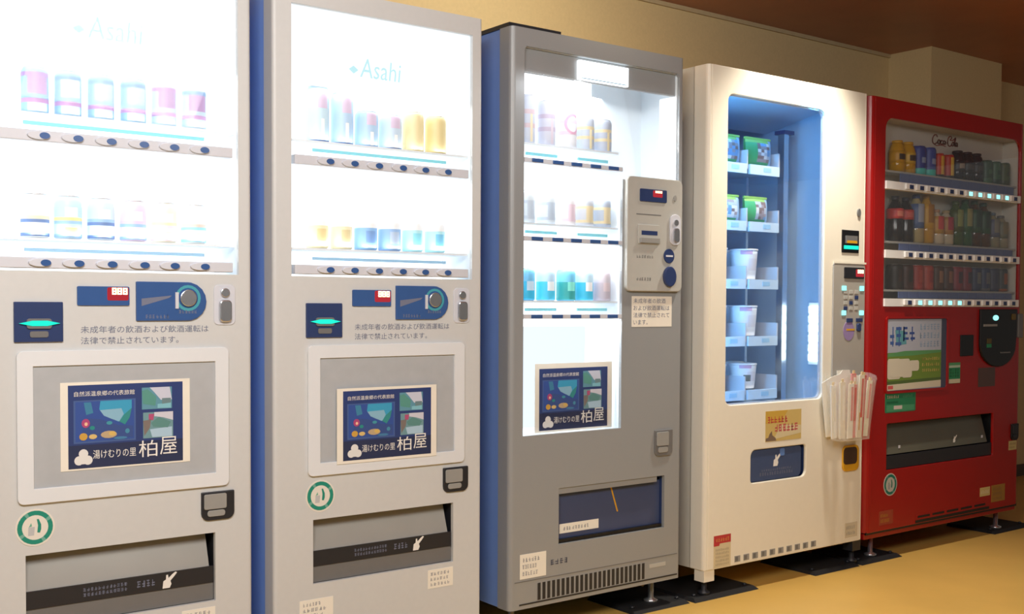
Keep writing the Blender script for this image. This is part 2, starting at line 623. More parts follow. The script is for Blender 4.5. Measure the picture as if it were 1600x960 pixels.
    for lay, (cx, cz) in enumerate(((0.125, 0.825), (0.088, 0.905), (0.162, 0.905))):
        poly(mb, [(cx + 0.040 * math.cos(i * math.pi / 7), cz + 0.056 * math.sin(i * math.pi / 7)) for i in range(14)], (226, 226, 224), 2 + 0.3 * lay)
    poly(mb, [(0.125, 0.77), (0.19, 0.95), (0.06, 0.95)], (226, 226, 224), 3)
    mb.build('printed_emblem', MT['ink_print'], p)
    yy = y - 0.0026
    a, b = q(0.05, 0.135), q(0.565, 0.075)
    text_mesh('自然派温泉郷の代表旅館', a[0], b[0], a[1], b[1], yy, 'lettering', MT['whiteink'], p)
    a, b = q(0.205, 0.895), q(0.575, 0.79)
    text_mesh('湯けむりの里', a[0], b[0], a[1], b[1], yy, 'lettering', MT['whiteink'], p)
    a, b = q(0.60, 0.92), q(0.765, 0.715)
    text_mesh('柏', a[0], b[0], a[1], b[1], yy, 'lettering', MT['whiteink'], p, thick=0.0)
    a, b = q(0.79, 0.905), q(0.945, 0.685)
    text_mesh('屋', a[0], b[0], a[1], b[1], yy, 'lettering', MT['whiteink'], p, thick=0.0)
    return p


def round_sticker(parent, cx, cz, r, y=0.0, dim=1.0):
    mb = MB()
    k = lambda c: tuple(int(v * dim) for v in c)
    mb.disc_y(cx, cz, r, r, y - 0.0010, y, k((226, 222, 212)), 28)
    n = 28
    for i in range(n):
        a0, a1 = 2 * math.pi * i / n, 2 * math.pi * (i + 1) / n
        c = (26, 138, 118) if (i % 7) not in (2,) else (110, 170, 155)
        ra, rb = r * 0.90, r * 0.66
        mb.flat([(cx + rb * math.cos(a0), cz + rb * math.sin(a0)), (cx + ra * math.cos(a0), cz + ra * math.sin(a0)),
                 (cx + ra * math.cos(a1), cz + ra * math.sin(a1)), (cx + rb * math.cos(a1), cz + rb * math.sin(a1))], y - 0.0012, k(c))
    s = r
    mb.flat([(cx + .10 * s, cz - .28 * s), (cx + .24 * s, cz - .30 * s), (cx + .30 * s, cz - .10 * s), (cx + .30 * s, cz + .14 * s), (cx + .18 * s, cz + .44 * s), (cx + .08 * s, cz + .44 * s), (cx + .14 * s, cz + .1 * s)], y - 0.0012, k((28, 138, 118)))
    mb.flat([(cx - .36 * s, cz - .42 * s), (cx - .06 * s, cz - .42 * s), (cx - .02 * s, cz + .04 * s), (cx - .34 * s, cz + .04 * s)], y - 0.0012, k((188, 190, 192)))
    mb.flat([(cx - .32 * s, cz + .04 * s), (cx - .16 * s, cz + .08 * s), (cx - .20 * s, cz + .26 * s)], y - 0.0013, k((110, 175, 150)))
    o = mb.build('recycling_sticker', MT['ink_print'], parent)
    return o


def amount_display(parent, x0, x1, z0, z1, led, mat='blueglass', y=0.0):
    d = MB().prism(rr(x0, x1, z0, z1, 0.003, 2), y - 0.004, y + 0.002).build('amount_display', MT[mat], parent)
    a, b, c, e = led
    g = 0.010
    MB().flat(rr(max(a - g, x0 + .002), min(b + g * .2, x1 - .001), max(c - g * 1.4, z0 + .002), min(e + g * .1, z1 - .001), 0.004, 3), y - 0.0043).build('digit_glow', MT['redglow'], d)
    mb = MB()
    w = (b - a) / 3
    for i in range(3):
        u0, u1 = a + w * i + w * .08, a + w * (i + 1) - w * .08
        t = (e - c) * 0.2
        for zz in (c, (c + e) / 2 - t / 2, e - t):
            mb.flat([(u0, zz), (u1, zz), (u1, zz + t), (u0, zz + t)], y - 0.0047)
        for uu in (u0, u1 - t):
            mb.flat([(uu, c), (uu + t, c), (uu + t, e), (uu, e)], y - 0.0048)
    mb.build('digits', MT['redled'], d)
    return d


def coin_return(parent, x0, x1, z0, z1, y=0.0, body='dark', flap='grey'):
    c = MB().prism(rr(x0, x1, z0, z1, 0.018, 4, (1, 1, 0, 0)), y - 0.006, y + 0.002).build('coin_return', MT[body], parent, bevel=0.002)
    w, h = x1 - x0, z1 - z0
    f = MB()
    f.prism(rr(x0 + .06 * w, x1 - .26 * w, z0 + .40 * h, z1 - .07 * h, 0.004, 2), y - 0.010, y - 0.006)
    f.prism(rr(x0 + .16 * w, x1 - .30 * w, z0 + .14 * h, z0 + .36 * h, 0.006, 2), y - 0.009, y - 0.006)
    f.build('flap', MT[flap], c, bevel=0.001)
    return c


def maker_label(parent, x0, x1, z0, z1, y=0.0, seed=1, rows=3, name='maker_label', base=(238, 234, 222), ink=(150, 150, 156), n=6):
    rnd = random.Random(seed)
    mb = MB().box(x0, x1, y - 0.0008, y, z0, z1, base)
    h = (z1 - z0) / (rows + 0.6)
    for i in range(rows):
        za = z1 - h * (i + 1.15)
        scribble(mb, x0 + .08 * (x1 - x0), x1 - (.08 + rnd.uniform(0, .3)) * (x1 - x0), za, za + h * .6, y - 0.0010, n, ink, rnd)
    return mb.build(name, MT['ink_print'], parent)


def hand_icon(parent, cx, cz, s, y, name='hand_symbol'):
    """White hand reaching into a slot, as printed on the flap."""
    mb = MB()
    pts = [(-.40, -.5), (.10, -.5), (.22, -.25), (.15, -.02), (.42, .26), (.62, .5), (.50, .56), (.26, .40), (.02, .18), (-.02, .42), (-.14, .40), (-.16, .10), (-.34, .0)]
    mb.flat([(cx + a * s, cz + b * s) for a, b in pts], y)
    return mb.build(name, MT['whiteink'], parent)


def rail_button(parent, x, z, w, h, y, lit=None):
    b = MB().prism(ellipse(x, z, w / 2, h / 2, 20), y - 0.006, y + 0.002).build('button', MT['coolgrey'], parent, bevel=0.0015)
    m = MT[lit] if lit else MT['blueglass']
    MB().prism(ellipse(x + w * .24, z, w * .23, h * .40, 14), y - 0.0072, y - 0.006).build('button_lamp', m, b)
    return b


# ------------------------------------------------------------------ two pale grey beer machines
def beer_machine(X, label, pz, pdz, px, pdx):
    W_, Z0, Z1 = 0.661, 0.095, 1.866
    t = empty('vending_machine', (X, 0, 0), label, 'vending machine')
    win = [(0.052, 1.104), (0.626, 1.104), (0.626, 1.815), (0.052, 1.815)]
    disp = [(0.113, 0.281), (0.562, 0.281), (0.562, 0.454), (0.113, 0.454)]
    make_door(t, W_, Z0, Z1, 0.055, 0.010, [win, disp], MT['pale'])
    make_cabinet(t, W_, Z0, Z1, 0.060, 0.74, MT['pale_haze_side'])
    # lit display
    mb = MB()
    mb.box(0.044, 0.052, 0.012, 0.165, 1.096, 1.823).box(0.626, 0.634, 0.012, 0.165, 1.096, 1.823)
    mb.box(0.052, 0.626, 0.012, 0.165, 1.815, 1.823).box(0.052, 0.626, 0.012, 0.165, 1.096, 1.104)
    mb.build('display_liner', MT['liner'], t)
    MB().box(0.044, 0.634, 0.160, 0.170, 1.100, 1.820).build('display_back', MT['backlight'], t)
    hd = MB().box(0.053, 0.625, 0.016, 0.026, 1.612, 1.814).build('header_sign', MT['signlight'], t)
    text_mesh('Asahi', 0.262, 0.392, 1.650, 1.702, 0.0140, 'lettering', MT['logoglow'], hd, shear=0.12)
    mb = MB().flat([(0.228, 1.668), (0.243, 1.679), (0.258, 1.668), (0.243, 1.657)], 0.0150)
    mb.build('emblem', MT['logoglow'], hd)
    for zc, zs, mt in ((1.410, 1.466, 'cyan'), (1.122, 1.180, 'skyblue')):
        ra = MB().box(0.060, 0.610, -0.004, 0.030, zc - 0.0125, zc + 0.0125).build('button_rail', MT['coolgrey'], t, bevel=0.002)
        for bx in (0.148, 0.2215, 0.297, 0.3735, 0.447, 0.523):
            rail_button(t, bx, zc, 0.050, 0.019, -0.004)
        sh = MB().box(0.056, 0.622, 0.018, 0.140, zs - 0.006, zs).build('product_shelf', MT['liner'], t)
        MB().box(0.120, 0.542, 0.012, 0.018, zc + 0.026, zc + 0.034).build('price_strip', MT[mt], sh)
    g = MB().box(0.053, 0.625, 0.002, 0.005, 1.4235, 1.814)
    g.box(0.053, 0.625, 0.002, 0.005, 1.1355, 1.3965)
    g.build('window_glass', MT['window'], t)
    for zt, zb, p in ((1.606, 1.472, 0.20), (1.390, 1.188, 0.38)):
        area('display_tube_fill', (X + 0.34, 0.024, zt), (X + 0.34, 0.060, zt - 0.2), 0.54, 0.02, p, (0.9, 0.96, 1.0))
        area('display_tube_fill', (X + 0.34, 0.018, zb), (X + 0.34, 0.045, zb + 0.1), 0.54, 0.012, p * 0.45, (0.9, 0.96, 1.0))  # added light pointing up, no tube here, evens the light on the cans
    # payment parts
    b = MB().box(0.092, 0.198, -0.006, 0.002, 0.941, 1.033).build('bill_slot', MT['navy'], t, bevel=0.002)
    MB().prism(rr(0.118, 0.172, 0.972, 0.995, 0.006, 3), -0.010, -0.006).build('slot_mouth', MT['midgrey'], b)
    MB().prism([(0.101, .984), (0.130, .978), (0.162, .978), (0.190, .984), (0.162, .990), (0.130, .990)], -0.0115, -0.010).build('slot_light', MT['greenled'], b)
    MB().prism(rr(0.125, 0.165, 0.952, 0.966, 0.004, 2), -0.008, -0.006).build('slot_lip', MT['midgrey'], b)
    amount_display(t, 0.230, 0.350, 1.025, 1.070, (0.308, 0.346, 1.051, 1.067))
    r = 0.0475
    lp = [(0.366, 0.988), (0.366 + 0.174 - r, 0.988)] + [(0.540 - r + r * math.cos(math.radians(a)), 1.0355 + r * math.sin(math.radians(a))) for a in range(-80, 81, 20)] + [(0.540 - r, 1.083), (0.366, 1.083)]
    cp = MB().prism(lp, -0.006, 0.002).build('coin_panel', MT['blueglass'], t, bevel=0.002)
    mb = MB()
    for i in range(20):
        a0, a1 = 2 * math.pi * i / 20, 2 * math.pi * (i + 1) / 20
        mb.flat([(0.4925 + ra * math.cos(a), 1.044 + ra * math.sin(a)) for ra, a in ((0.025, a0), (0.032, a0), (0.032, a1), (0.025, a1))], -0.0063)
    mb.build('dial_ring', paint('teal_ring', (70, 160, 175), 0.4), cp)
    MB().disc_y(0.4925, 1.044, 0.021, 0.021, -0.012, -0.006).build('return_dial', MT['chrome'], cp, bevel=0.002)
    MB().box(0.460, 0.468, -0.009, -0.006, 1.018, 1.058).build('coin_slit', MT['coolgrey'], cp)
    rnd = random.Random(5)
    mb = MB()
    mb.flat([(0.378, 1.024), (0.445, 1.044), (0.452, 1.050), (0.378, 1.042)], -0.0063)
    scribble(mb, 0.386, 0.446, 0.994, 1.003, -0.0064, 7, None, rnd)
    scribble(mb, 0.468, 0.515, 1.006, 1.014, -0.0064, 6, None, rnd)
    mb.build('coin_marking', MT['paleink'], cp)
    k = MB().prism(rr(0.560, 0.616, 0.977, 1.078, 0.012, 4), -0.003, 0.002).build('lock_handle', MT['coolgrey'], t, bevel=0.0015)
    MB().prism(rr(0.572, 0.604, 0.984, 1.040, 0.010, 4), -0.012, -0.003).build('lever', MT['chrome'], k, bevel=0.003)
    MB().disc_y(0.588, 1.058, 0.012, 0.012, -0.009, -0.003).build('lock_barrel', MT['chrome'], k, bevel=0.002)
    nt = text_mesh('未成年者の飲酒および飲酒運転は', 0.238, 0.546, 0.960, 0.977, -0.0006, 'notice_lettering', MT['paleink'], t)
    text_mesh('法律で禁止されています。', 0.238, 0.470, 0.934, 0.951, -0.0006, 'notice_lettering', MT['paleink'], t)
    # poster frame
    mb = MB()
    plate_mb(mb, rr(0.096, 0.596, 0.572, 0.921, 0.014, 4), [[(0.131, 0.606), (0.561, 0.606), (0.561, 0.886), (0.131, 0.886)]], -0.008, 0.001)
    mb.build('poster_frame', MT['frame'], t, fix=True, bevel=0.002)
    MB().box(0.131, 0.561, -0.003, 0.001, 0.606, 0.886).build('frame_insert', MT['inset'], t)
    yp = -0.0032 if pz[0] > 0.61 else -0.0090
    poster(t, px[0], px[1], pz[0], pz[1], pdx, pdz, yp)
    coin_return(t, 0.525, 0.611, 0.486, 0.558)
    round_sticker(t, 0.134, 0.517, 0.043)
    # delivery door
    mb = MB().box(0.105, 0.570, 0.075, 0.085, 0.275, 0.460)
    mb.box(0.105, 0.113, 0.012, 0.075, 0.275, 0.460).box(0.562, 0.570, 0.012, 0.075, 0.275, 0.460)
    mb.box(0.113, 0.562, 0.012, 0.075, 0.454, 0.460).box(0.113, 0.562, 0.012, 0.075, 0.275, 0.281)
    mb.build('delivery_bin', MT['dark'], t)
    fl = MB()
    fl.v += [(0.116, 0.012, 0.366), (0.550, 0.012, 0.366), (0.550, 0.040, 0.450), (0.116, 0.040, 0.450),
             (0.116, 0.017, 0.366), (0.550, 0.017, 0.366), (0.550, 0.045, 0.450), (0.116, 0.045, 0.450)]
    for q in ((0, 1, 2, 3), (7, 6, 5, 4), (0, 4, 5, 1), (3, 2, 6, 7), (0, 3, 7, 4), (1, 5, 6, 2)):
        fl.face(list(q))
    d = fl.build('delivery_door', paint('grey_flap', (158, 157, 152), 0.22, 0, 0.04, 12), t)
    bd = MB().box(0.115, 0.560, 0.008, 0.016, 0.326, 0.368).build('flap_band', MT['dark'], d)
    mb = MB()
    rnd = random.Random(9)
    scribble(mb, 0.240, 0.345, 0.350, 0.358, 0.0076, 12, None, rnd)
    scribble(mb, 0.240, 0.345, 0.338, 0.346, 0.0076, 12, None, rnd)
    scribble(mb, 0.366, 0.412, 0.340, 0.356, 0.0076, 4, None, rnd)
    mb.build('flap_print', MT['paleink'], bd)['kind'] = 'stuff'
    hand_icon(bd, 0.444, 0.347, 0.036, 0.0074)
    MB().box(0.115, 0.560, 0.010, 0.018, 0.283, 0.326).build('flap_foot', MT['midgrey'], d)
    maker_label(t, 0.475, 0.561, 0.213, 0.267, 0, 21, 3)
    maker_label(t, 0.073, 0.172, 0.186, 0.241, 0, 22, 3, 'rating_label')
    for fx in (0.07, 0.59):
        MB().lathe([(0.028, 0), (0.028, 0.012), (0.012, 0.018), (0.012, 0.097)], 14, fx, 0.08, 0.0).build('levelling_foot', MT['chrome'], t)
        MB().lathe([(0.028, 0), (0.028, 0.012), (0.012, 0.018), (0.012, 0.097)], 14, fx, 0.68, 0.0).build('levelling_foot', MT['chrome'], t)
    return t


X1, X2, X3, X4, X5 = 0.493, 1.2133, 1.980, 2.829, 3.752
beer_machine(X1, 'pale grey beer vending machine at the left edge, dark poster centred in its white frame',
             (0.640, 0.846), (0.644, 0.839), (0.190, 0.496), (0.207, 0.478))
beer_machine(X2, 'pale grey beer vending machine beside the slate grey one, poster overlapping bottom of its frame',
             (0.598, 0.8025), (0.606, 0.795), (0.179, 0.4965), (0.197, 0.478))

NUM = ['first', 'second', 'third', 'fourth', 'fifth', 'sixth', 'seventh', 'eighth', 'ninth', 'tenth', 'eleventh', 'twelfth']
BX = (0.148, 0.2215, 0.297, 0.3735, 0.449, 0.525)
PALE, ICE, BLUE1, LILAC, SAND = (236, 248, 252), (206, 234, 248), (160, 198, 236), (222, 206, 232), (248, 238, 200)  # beer can colours paled, the window glare is washed into them
DEEP = (112, 140, 190)
ADJ = ['ice blue and white', 'white fronted', 'pale aqua', 'pale aqua and lilac', 'lilac striped', 'lilac and blue striped']
IC2, PA2, LI2 = (158, 198, 226), (196, 220, 236), (190, 160, 206)
UP1 = [(IC2, (176, 146, 200), LI2), (IC2, (130, 170, 214), (226, 236, 244)), (IC2, (136, 176, 216), PA2), (IC2, (130, 170, 214), PA2), (PA2, (186, 150, 200), LI2), (PA2, (140, 176, 216), LI2)]
for i, (bx, (base, bc, fc)) in enumerate(zip(BX, UP1)):
    can('beer_can', X1 + bx + 0.006, 0.052, 1.466, 0.030, 0.106, base,
        [(0.26, 0.36, (196, 160, 206)), (0.80, 0.88, bc)],
        '%s beer can, %s from left on upper shelf of leftmost machine' % (ADJ[i], NUM[i]), 'can', 'beer cans in the leftmost machine',
        front=[(0.42, 0.80, 0.75, fc), (0.05, 0.24, 0.75, PA2), (0.80, 0.86, 0.3, bc)])
LO1 = [('yellow banded white', (236, 244, 250), SAND, DEEP), ('light blue yellow spotted', (196, 226, 248), (250, 226, 160), BLUE1),
       ('blue belted', (206, 226, 246), BLUE1, DEEP), ('lilac and blue', (232, 214, 238), LILAC, BLUE1),
       ('cream yellow', (250, 246, 226), SAND, (236, 220, 238)), ('beige and aqua', (236, 244, 246), (236, 216, 206), (158, 220, 244))]
for i, (bx, (ad, base, mc, dc)) in enumerate(zip(BX, LO1)):
    can('beer_can', X1 + bx + 0.004, 0.052, 1.181, 0.0315, 0.102 - 0.001 * i, base,
        [(0.02, 0.10, dc), (0.30, 0.40, dc), (0.40, 0.46, mc)],
        '%s beer can, %s from left on lower shelf of leftmost machine' % (ad, NUM[i]), 'can', 'beer cans in the leftmost machine',
        front=[(0.12, 0.28, 0.6, (255, 255, 255) if i in (0, 2) else mc), (0.48, 0.70, 0.6, (246, 248, 252))], dome=0.28)
UP2 = [('tall pale blue dark belted', ICE, DEEP, 0.150, 0.031), ('tall deep blue edged', (190, 220, 248), DEEP, 0.140, 0.031),
       ('short blue white fronted', (186, 218, 246), BLUE1, 0.098, 0.033), ('short pale blue grey belted', (206, 228, 248), DEEP, 0.096, 0.033),
       ('straw yellow', (240, 226, 178), (226, 208, 160), 0.112, 0.031), ('tan yellow', (232, 216, 160), (210, 190, 140), 0.108, 0.031)]
for i, (bx, (ad, base, mc, h, r)) in enumerate(zip(BX, UP2)):
    can('beer_can', X2 + bx + 0.006, 0.052, 1.466, r, h, base, [(0.46, 0.54, mc), (0.0, 0.05, mc)],
        '%s beer can, %s from left on upper shelf of second machine' % (ad, NUM[i]), 'can', 'beer cans in the second machine',
        front=([(0.05, 0.44, 0.22, (255, 255, 255)), (0.56, 0.95, 0.35, LILAC)] if i < 4 else [(0.2, 0.8, 0.35, base)]))
LO2 = [('yellow glare-topped', (244, 234, 196), (232, 214, 160)), ('yellow glare-topped grey seamed', (244, 234, 200), (226, 212, 166)),
       ('mid blue', (150, 196, 240), (130, 170, 226)), ('mid blue silver spotted', (156, 194, 238), (190, 210, 236)),
       ('aqua zigzag', (190, 240, 250), (150, 226, 244)), ('aqua and sky blue', (186, 238, 250), (130, 205, 240))]
for i, (bx, (ad, base, mc)) in enumerate(zip(BX, LO2)):
    can('beer_can', X2 + bx + 0.004, 0.052, 1.181, 0.0325 if i in (2, 3) else 0.030, 0.088, (248, 252, 255),
        [(0.0, 0.66, base), (0.1, 0.3, mc)],  # white upper part of each can is glare painted on
        'squat %s beer can, %s from left on lower shelf of second machine' % (ad, NUM[i]), 'can', 'beer cans in the second machine',
        front=[(0.25, 0.55, 0.4, mc)])

# ------------------------------------------------------------------ slate grey machine
W_, Z0, Z1 = 0.731, 0.098, 1.866
m3 = empty('vending_machine', (X3, 0, 0), 'slate grey can vending machine with lit glass window and poster inside, third from left', 'vending machine')
hole = rr(0.049, 0.708, 0.630, 1.812, 0.012, 3, (0, 0, 1, 1))
L = [(0.049, 0.630), (0.452, 0.630), (0.452, 1.440), (0.708, 1.440), (0.708, 1.800)] + [(0.700, 1.812), (0.057, 1.812), (0.049, 1.800)]
disp = [(0.192, 0.280), (0.652, 0.280), (0.652, 0.457), (0.192, 0.457)]
make_door(m3, W_, Z0, Z1, 0.060, 0.016, [L, disp], MT['slate'])
make_cabinet(m3, W_, Z0, Z1, 0.066, 0.76, MT['slate_haze_side'])
mb = MB().box(0.0, 0.20, 0.012, 0.30, Z1, Z1 + 0.012)
mb.build('top_cover', MT['dark'], m3)
mb = MB().box(0.041, 0.049, 0.012, 0.19, 0.622, 1.82).box(0.706, 0.714, 0.012, 0.19, 1.44, 1.82)
mb.box(0.452, 0.460, 0.012, 0.19, 0.622, 1.432).box(0.041, 0.460, 0.012, 0.19, 0.622, 0.630).box(0.049, 0.708, 0.012, 0.19, 1.812, 1.82)
mb.box(0.460, 0.716, 0.012, 0.19, 1.432, 1.440)
mb.build('display_liner', MT['liner'], m3)
MB().box(0.041, 0.475, 0.185, 0.195, 0.96, 1.80).build('display_back', MT['backlight'], m3)
MB().box(0.475, 0.706, 0.185, 0.195, 1.440, 1.80).build('side_panel', MT['liner'], m3)
MB().box(0.698, 0.706, 0.014, 0.085, 1.441, 1.736).build('lamp_cover', MT['backlight'], m3)
MB().box(0.041, 0.460, 0.185, 0.195, 0.622, 0.96).build('display_back_lower', MT['softback'], m3)
hd = MB().box(0.050, 0.705, 0.018, 0.030, 1.737, 1.8118).build('header_panel', MT['slate'], m3, bevel=0.002)
sg = MB().box(0.271, 0.479, 0.006, 0.018, 1.741, 1.801).build('header_sign', MT['backlight'], hd)
MB().box(0.280, 0.470, 0.0055, 0.006, 1.744, 1.747).build('sign_line', MT['skyblue'], sg)
for zc, zs in ((1.471, 1.527), (1.233, 1.283), (0.995, 1.044)):
    MB().box(0.050, 0.451, -0.002, 0.026, zc - 0.007, zc + 0.007).build('button_rail', MT['coolgrey'], m3, bevel=0.001)
    for bx in (0.098, 0.179, 0.254, 0.333, 0.409):
        b = MB().box(bx - 0.021, bx + 0.021, -0.006, -0.002, zc - 0.0055, zc + 0.0055).build('button', MT['blueglass'], m3, bevel=0.001)
    sh = MB().box(0.051, 0.451, 0.020, 0.150, zs - 0.006, zs).build('product_shelf', MT['liner'], m3)
    MB().box(0.068, 0.190, 0.014, 0.020, zc + 0.017, zc + 0.026).build('price_strip', MT['cyan'], sh)
    MB().box(0.275, 0.400, 0.014, 0.020, zc + 0.017, zc + 0.026).build('price_strip', MT['cyan'], sh)
mb = MB()
mb.prism([(0.050, 0.631), (0.451, 0.631), (0.451, 1.441), (0.707, 1.441), (0.707, 1.736), (0.050, 1.736)], 0.002, 0.005)
mb.build('window_glass', MT['window'], m3)
area('display_tube_fill', (X3 + 0.33, 0.040, 1.733), (X3 + 0.30, 0.075, 1.4), 0.56, 0.03, 2.0, (0.9, 0.96, 1.0))
area('display_tube_fill', (X3 + 0.25, 0.022, 1.462), (X3 + 0.25, 0.060, 1.2), 0.38, 0.02, 1.0, (0.9, 0.96, 1.0))
area('display_tube_fill', (X3 + 0.25, 0.022, 1.224), (X3 + 0.25, 0.060, 0.95), 0.38, 0.02, 1.0, (0.9, 0.96, 1.0))
area('display_tube_fill', (X3 + 0.25, 0.012, 0.986), (X3 + 0.25, 0.020, 0.60), 0.38, 0.012, 1.5, (0.9, 0.96, 1.0))
poster(m3, 0.111, 0.430, 0.633, 0.848, (0.128, 0.410), (0.639, 0.832), 0.022)
rnd = random.Random(31)
cp = MB().prism(rr(0.460, 0.712, 1.077, 1.452, 0.020, 5), -0.014, 0.004).build('control_panel', MT['warmgrey'], m3, bevel=0.003)
amount_display(m3, 0.514, 0.634, 1.372, 1.413, (0.580, 0.612, 1.402, 1.409), 'navy', -0.014)
b = MB().prism(rr(0.506, 0.604, 1.232, 1.296, 0.004, 2), -0.018, -0.014).build('bill_slot', MT['warmgrey'], m3, bevel=0.0015)
MB().box(0.520, 0.592, -0.0185, -0.018, 1.262, 1.276).build('slot_mouth', MT['navy'], b)
MB().box(0.512, 0.598, -0.024, -0.018, 1.236, 1.252).build('slot_lip', MT['grey'], b)
mb = MB()
mb.box(0.500, 0.612, -0.0145, -0.014, 1.328, 1.331)
scribble(mb, 0.500, 0.580, 1.186, 1.196, -0.0142, 7, None, rnd)
scribble(mb, 0.500, 0.570, 1.112, 1.122, -0.0142, 6, None, rnd)
mb.build('panel_print', MT['midgrey'], cp)
k = MB().prism(rr(0.650, 0.700, 1.232, 1.336, 0.022, 5), -0.020, -0.014).build('lock_handle', MT['coolgrey'], m3, bevel=0.002)
MB().disc_y(0.675, 1.308, 0.010, 0.010, -0.024, -0.020).build('lock_barrel', MT['chrome'], k)
MB().prism(rr(0.662, 0.688, 1.242, 1.290, 0.010, 4), -0.027, -0.020).build('lever', MT['chrome'], k, bevel=0.002)
k = MB().disc_y(0.648, 1.196, 0.024, 0.024, -0.018, -0.014).build('coin_slot', MT['navy'], m3, bevel=0.001)
MB().box(0.632, 0.664, -0.0188, -0.018, 1.193, 1.199).build('coin_slit', MT['coolgrey'], k)
k = MB().disc_y(0.648, 1.127, 0.028, 0.034, -0.026, -0.014).build('return_knob', MT['navy'], m3, bevel=0.003)
MB().disc_y(0.675, 1.390, 0.007, 0.010, -0.017, -0.014).build('keyhole', MT['grey'], m3)
n = MB().box(0.495, 0.678, -0.0010, 0, 0.960, 1.061).build('notice', MT['sticker'], m3)
for i, (s, frac) in enumerate((('未成年者の飲酒', .86), ('および飲酒運転は', .97), ('法律で禁止されて', .97), ('います。', .38))):
    z = 1.054 - 0.0235 * i
    text_mesh(s, 0.502, 0.502 + 0.17 * frac, z - 0.0165, z, -0.0014, 'lettering', MT['paleink'], n)
coin_return(m3, 0.602, 0.684, 0.524, 0.612, 0, 'midgrey', 'grey')
mb = MB().box(0.184, 0.660, 0.085, 0.095, 0.272, 0.465)
mb.box(0.184, 0.192, 0.012, 0.085, 0.272, 0.465).box(0.652, 0.660, 0.012, 0.085, 0.272, 0.465)
mb.box(0.192, 0.652, 0.012, 0.085, 0.457, 0.465).box(0.192, 0.652, 0.012, 0.085, 0.272, 0.280)
mb.build('delivery_bin', MT['navy'], m3)
mb = MB().box(0.192, 0.620, 0.004, 0.014, 0.438, 0.456)
mb.build('bin_lintel', MT['slate'], m3)
d = MB().box(0.194, 0.650, 0.022, 0.026, 0.292, 0.440).build('delivery_door', paint('slate_blue_flap', (66, 78, 112), 0.28, 0, 0.12, 5), m3)
MB().box(0.194, 0.650, 0.010, 0.020, 0.281, 0.292).build('flap_sill', MT['black'], d)
maker_label(m3, 0.212, 0.376, 0.308, 0.338, 0.0215, 33, 1, 'flap_label', n=9)
MB().box(0.392, 0.400, 0.024, 0.034, 0.33, 0.44).build('flap_stay', MT['midgrey'], m3)
mb = MB()
mb.v += [(0.425, 0.0215, 0.440), (0.431, 0.0215, 0.440), (0.462, 0.0215, 0.352), (0.456, 0.0215, 0.352)]
mb.face([0, 3, 2, 1])
mb.build('flap_pull', MT['yellow'], d)
maker_label(m3, 0.040, 0.142, 0.191, 0.267, 0, 34, 3, 'rating_label')
mb = MB()
scribble(mb, 0.157, 0.232, 0.219, 0.236, -0.0006, 4, None, rnd)
mb.build('model_plate', MT['ink'], m3)
mb = MB().box(0.105, 0.570, -0.0005, 0.0, 0.116, 0.173)
gr = mb.build('grille', MT['slate'], m3)
for i in range(24):
    gx = 0.109 + i * 0.0192
    MB().box(gx, gx + 0.0115, -0.0012, -0.0004, 0.118, 0.171).build('grille_slot', MT['dark'], gr)
MB().box(0.020, 0.715, -0.0010, 0.0, 0.182, 0.1845).build('kick_seam', MT['midgrey'], m3)
MB().box(0.038, 0.715, -0.0012, 0.0, 0.110, 0.1145).build('kick_groove', MT['dark'], m3)
MB().box(0.585, 0.660, -0.0008, 0, 0.150, 0.163).build('kick_label', MT['warmgrey'], m3)
FOOT = [(0.026, 0), (0.026, 0.008), (0.010, 0.014), (0.010, 0.10)]
for fx, fy in ((0.66, 0.07), (0.06, 0.07), (0.66, 0.70), (0.06, 0.70)):
    MB().lathe(FOOT, 14, fx, fy, 0.012 if fx > 0.3 else 0.0).build('levelling_foot', MT['chrome'], m3)

BX3 = (0.098, 0.179, 0.261, 0.336, 0.411)
GREYB, BRN, OCH = (206, 214, 230), (206, 196, 200), (228, 214, 176)
R1 = [('tall lilac cream striped', GREYB, (214, 196, 206), (240, 230, 200), 0.150, 0.029), ('tall lilac grey', (208, 212, 228), (196, 186, 208), (220, 208, 220), 0.140, 0.029),
      ('white pink ringed', (236, 240, 248), (230, 214, 228), (240, 244, 250), 0.128, 0.032),
      ('ochre and blue checked', (196, 206, 222), OCH, (246, 236, 196), 0.108, 0.031), ('ochre and slate checked', (186, 196, 214), OCH, (244, 232, 190), 0.104, 0.031)]
for i, (bx, (ad, base, mc, fc, h, r)) in enumerate(zip(BX3, R1)):
    c = can('drink_can', X3 + bx, 0.056, 1.527, r, h, base, [(0.28, 0.40, mc), (0.62, 0.72, mc)],
            '%s can, %s from left on top shelf of slate grey machine' % (ad, NUM[i]), 'can', 'cans in the slate grey machine',
            front=[(0.05, 0.55, 0.28, fc)])
    if i == 2:
        mb = MB()
        n = 16
        for s in range(n - 3):
            a0, a1 = math.radians(50) + 2 * math.pi * s / n, math.radians(50) + 2 * math.pi * (s + 1) / n
            pts = []
            for ra, a in ((0.020, a0), (0.0265, a0), (0.0265, a1), (0.020, a1)):
                px_, pz_ = ra * math.cos(a), h * .58 + ra * 1.25 * math.sin(a)
                pts.append((px_, -math.sqrt(max(0.0, (r + .0006) ** 2 - px_ * px_)), pz_))
            k0 = len(mb.v)
            mb.v += pts
            mb.face([k0, k0 + 1, k0 + 2, k0 + 3], (226, 178, 206))
        mb.build('printed_ring', MT['ink_print'], c)
R2 = [('pale blue grey', (222, 234, 244), (200, 214, 230), 0.100), ('pale blue slate topped', (222, 234, 244), (196, 212, 230), 0.098), ('white and pink', (244, 242, 248), (236, 216, 230), 0.096),
      ('ochre and grey blue', (206, 212, 222), OCH, 0.094), ('slate and ochre', (184, 196, 214), OCH, 0.094)]
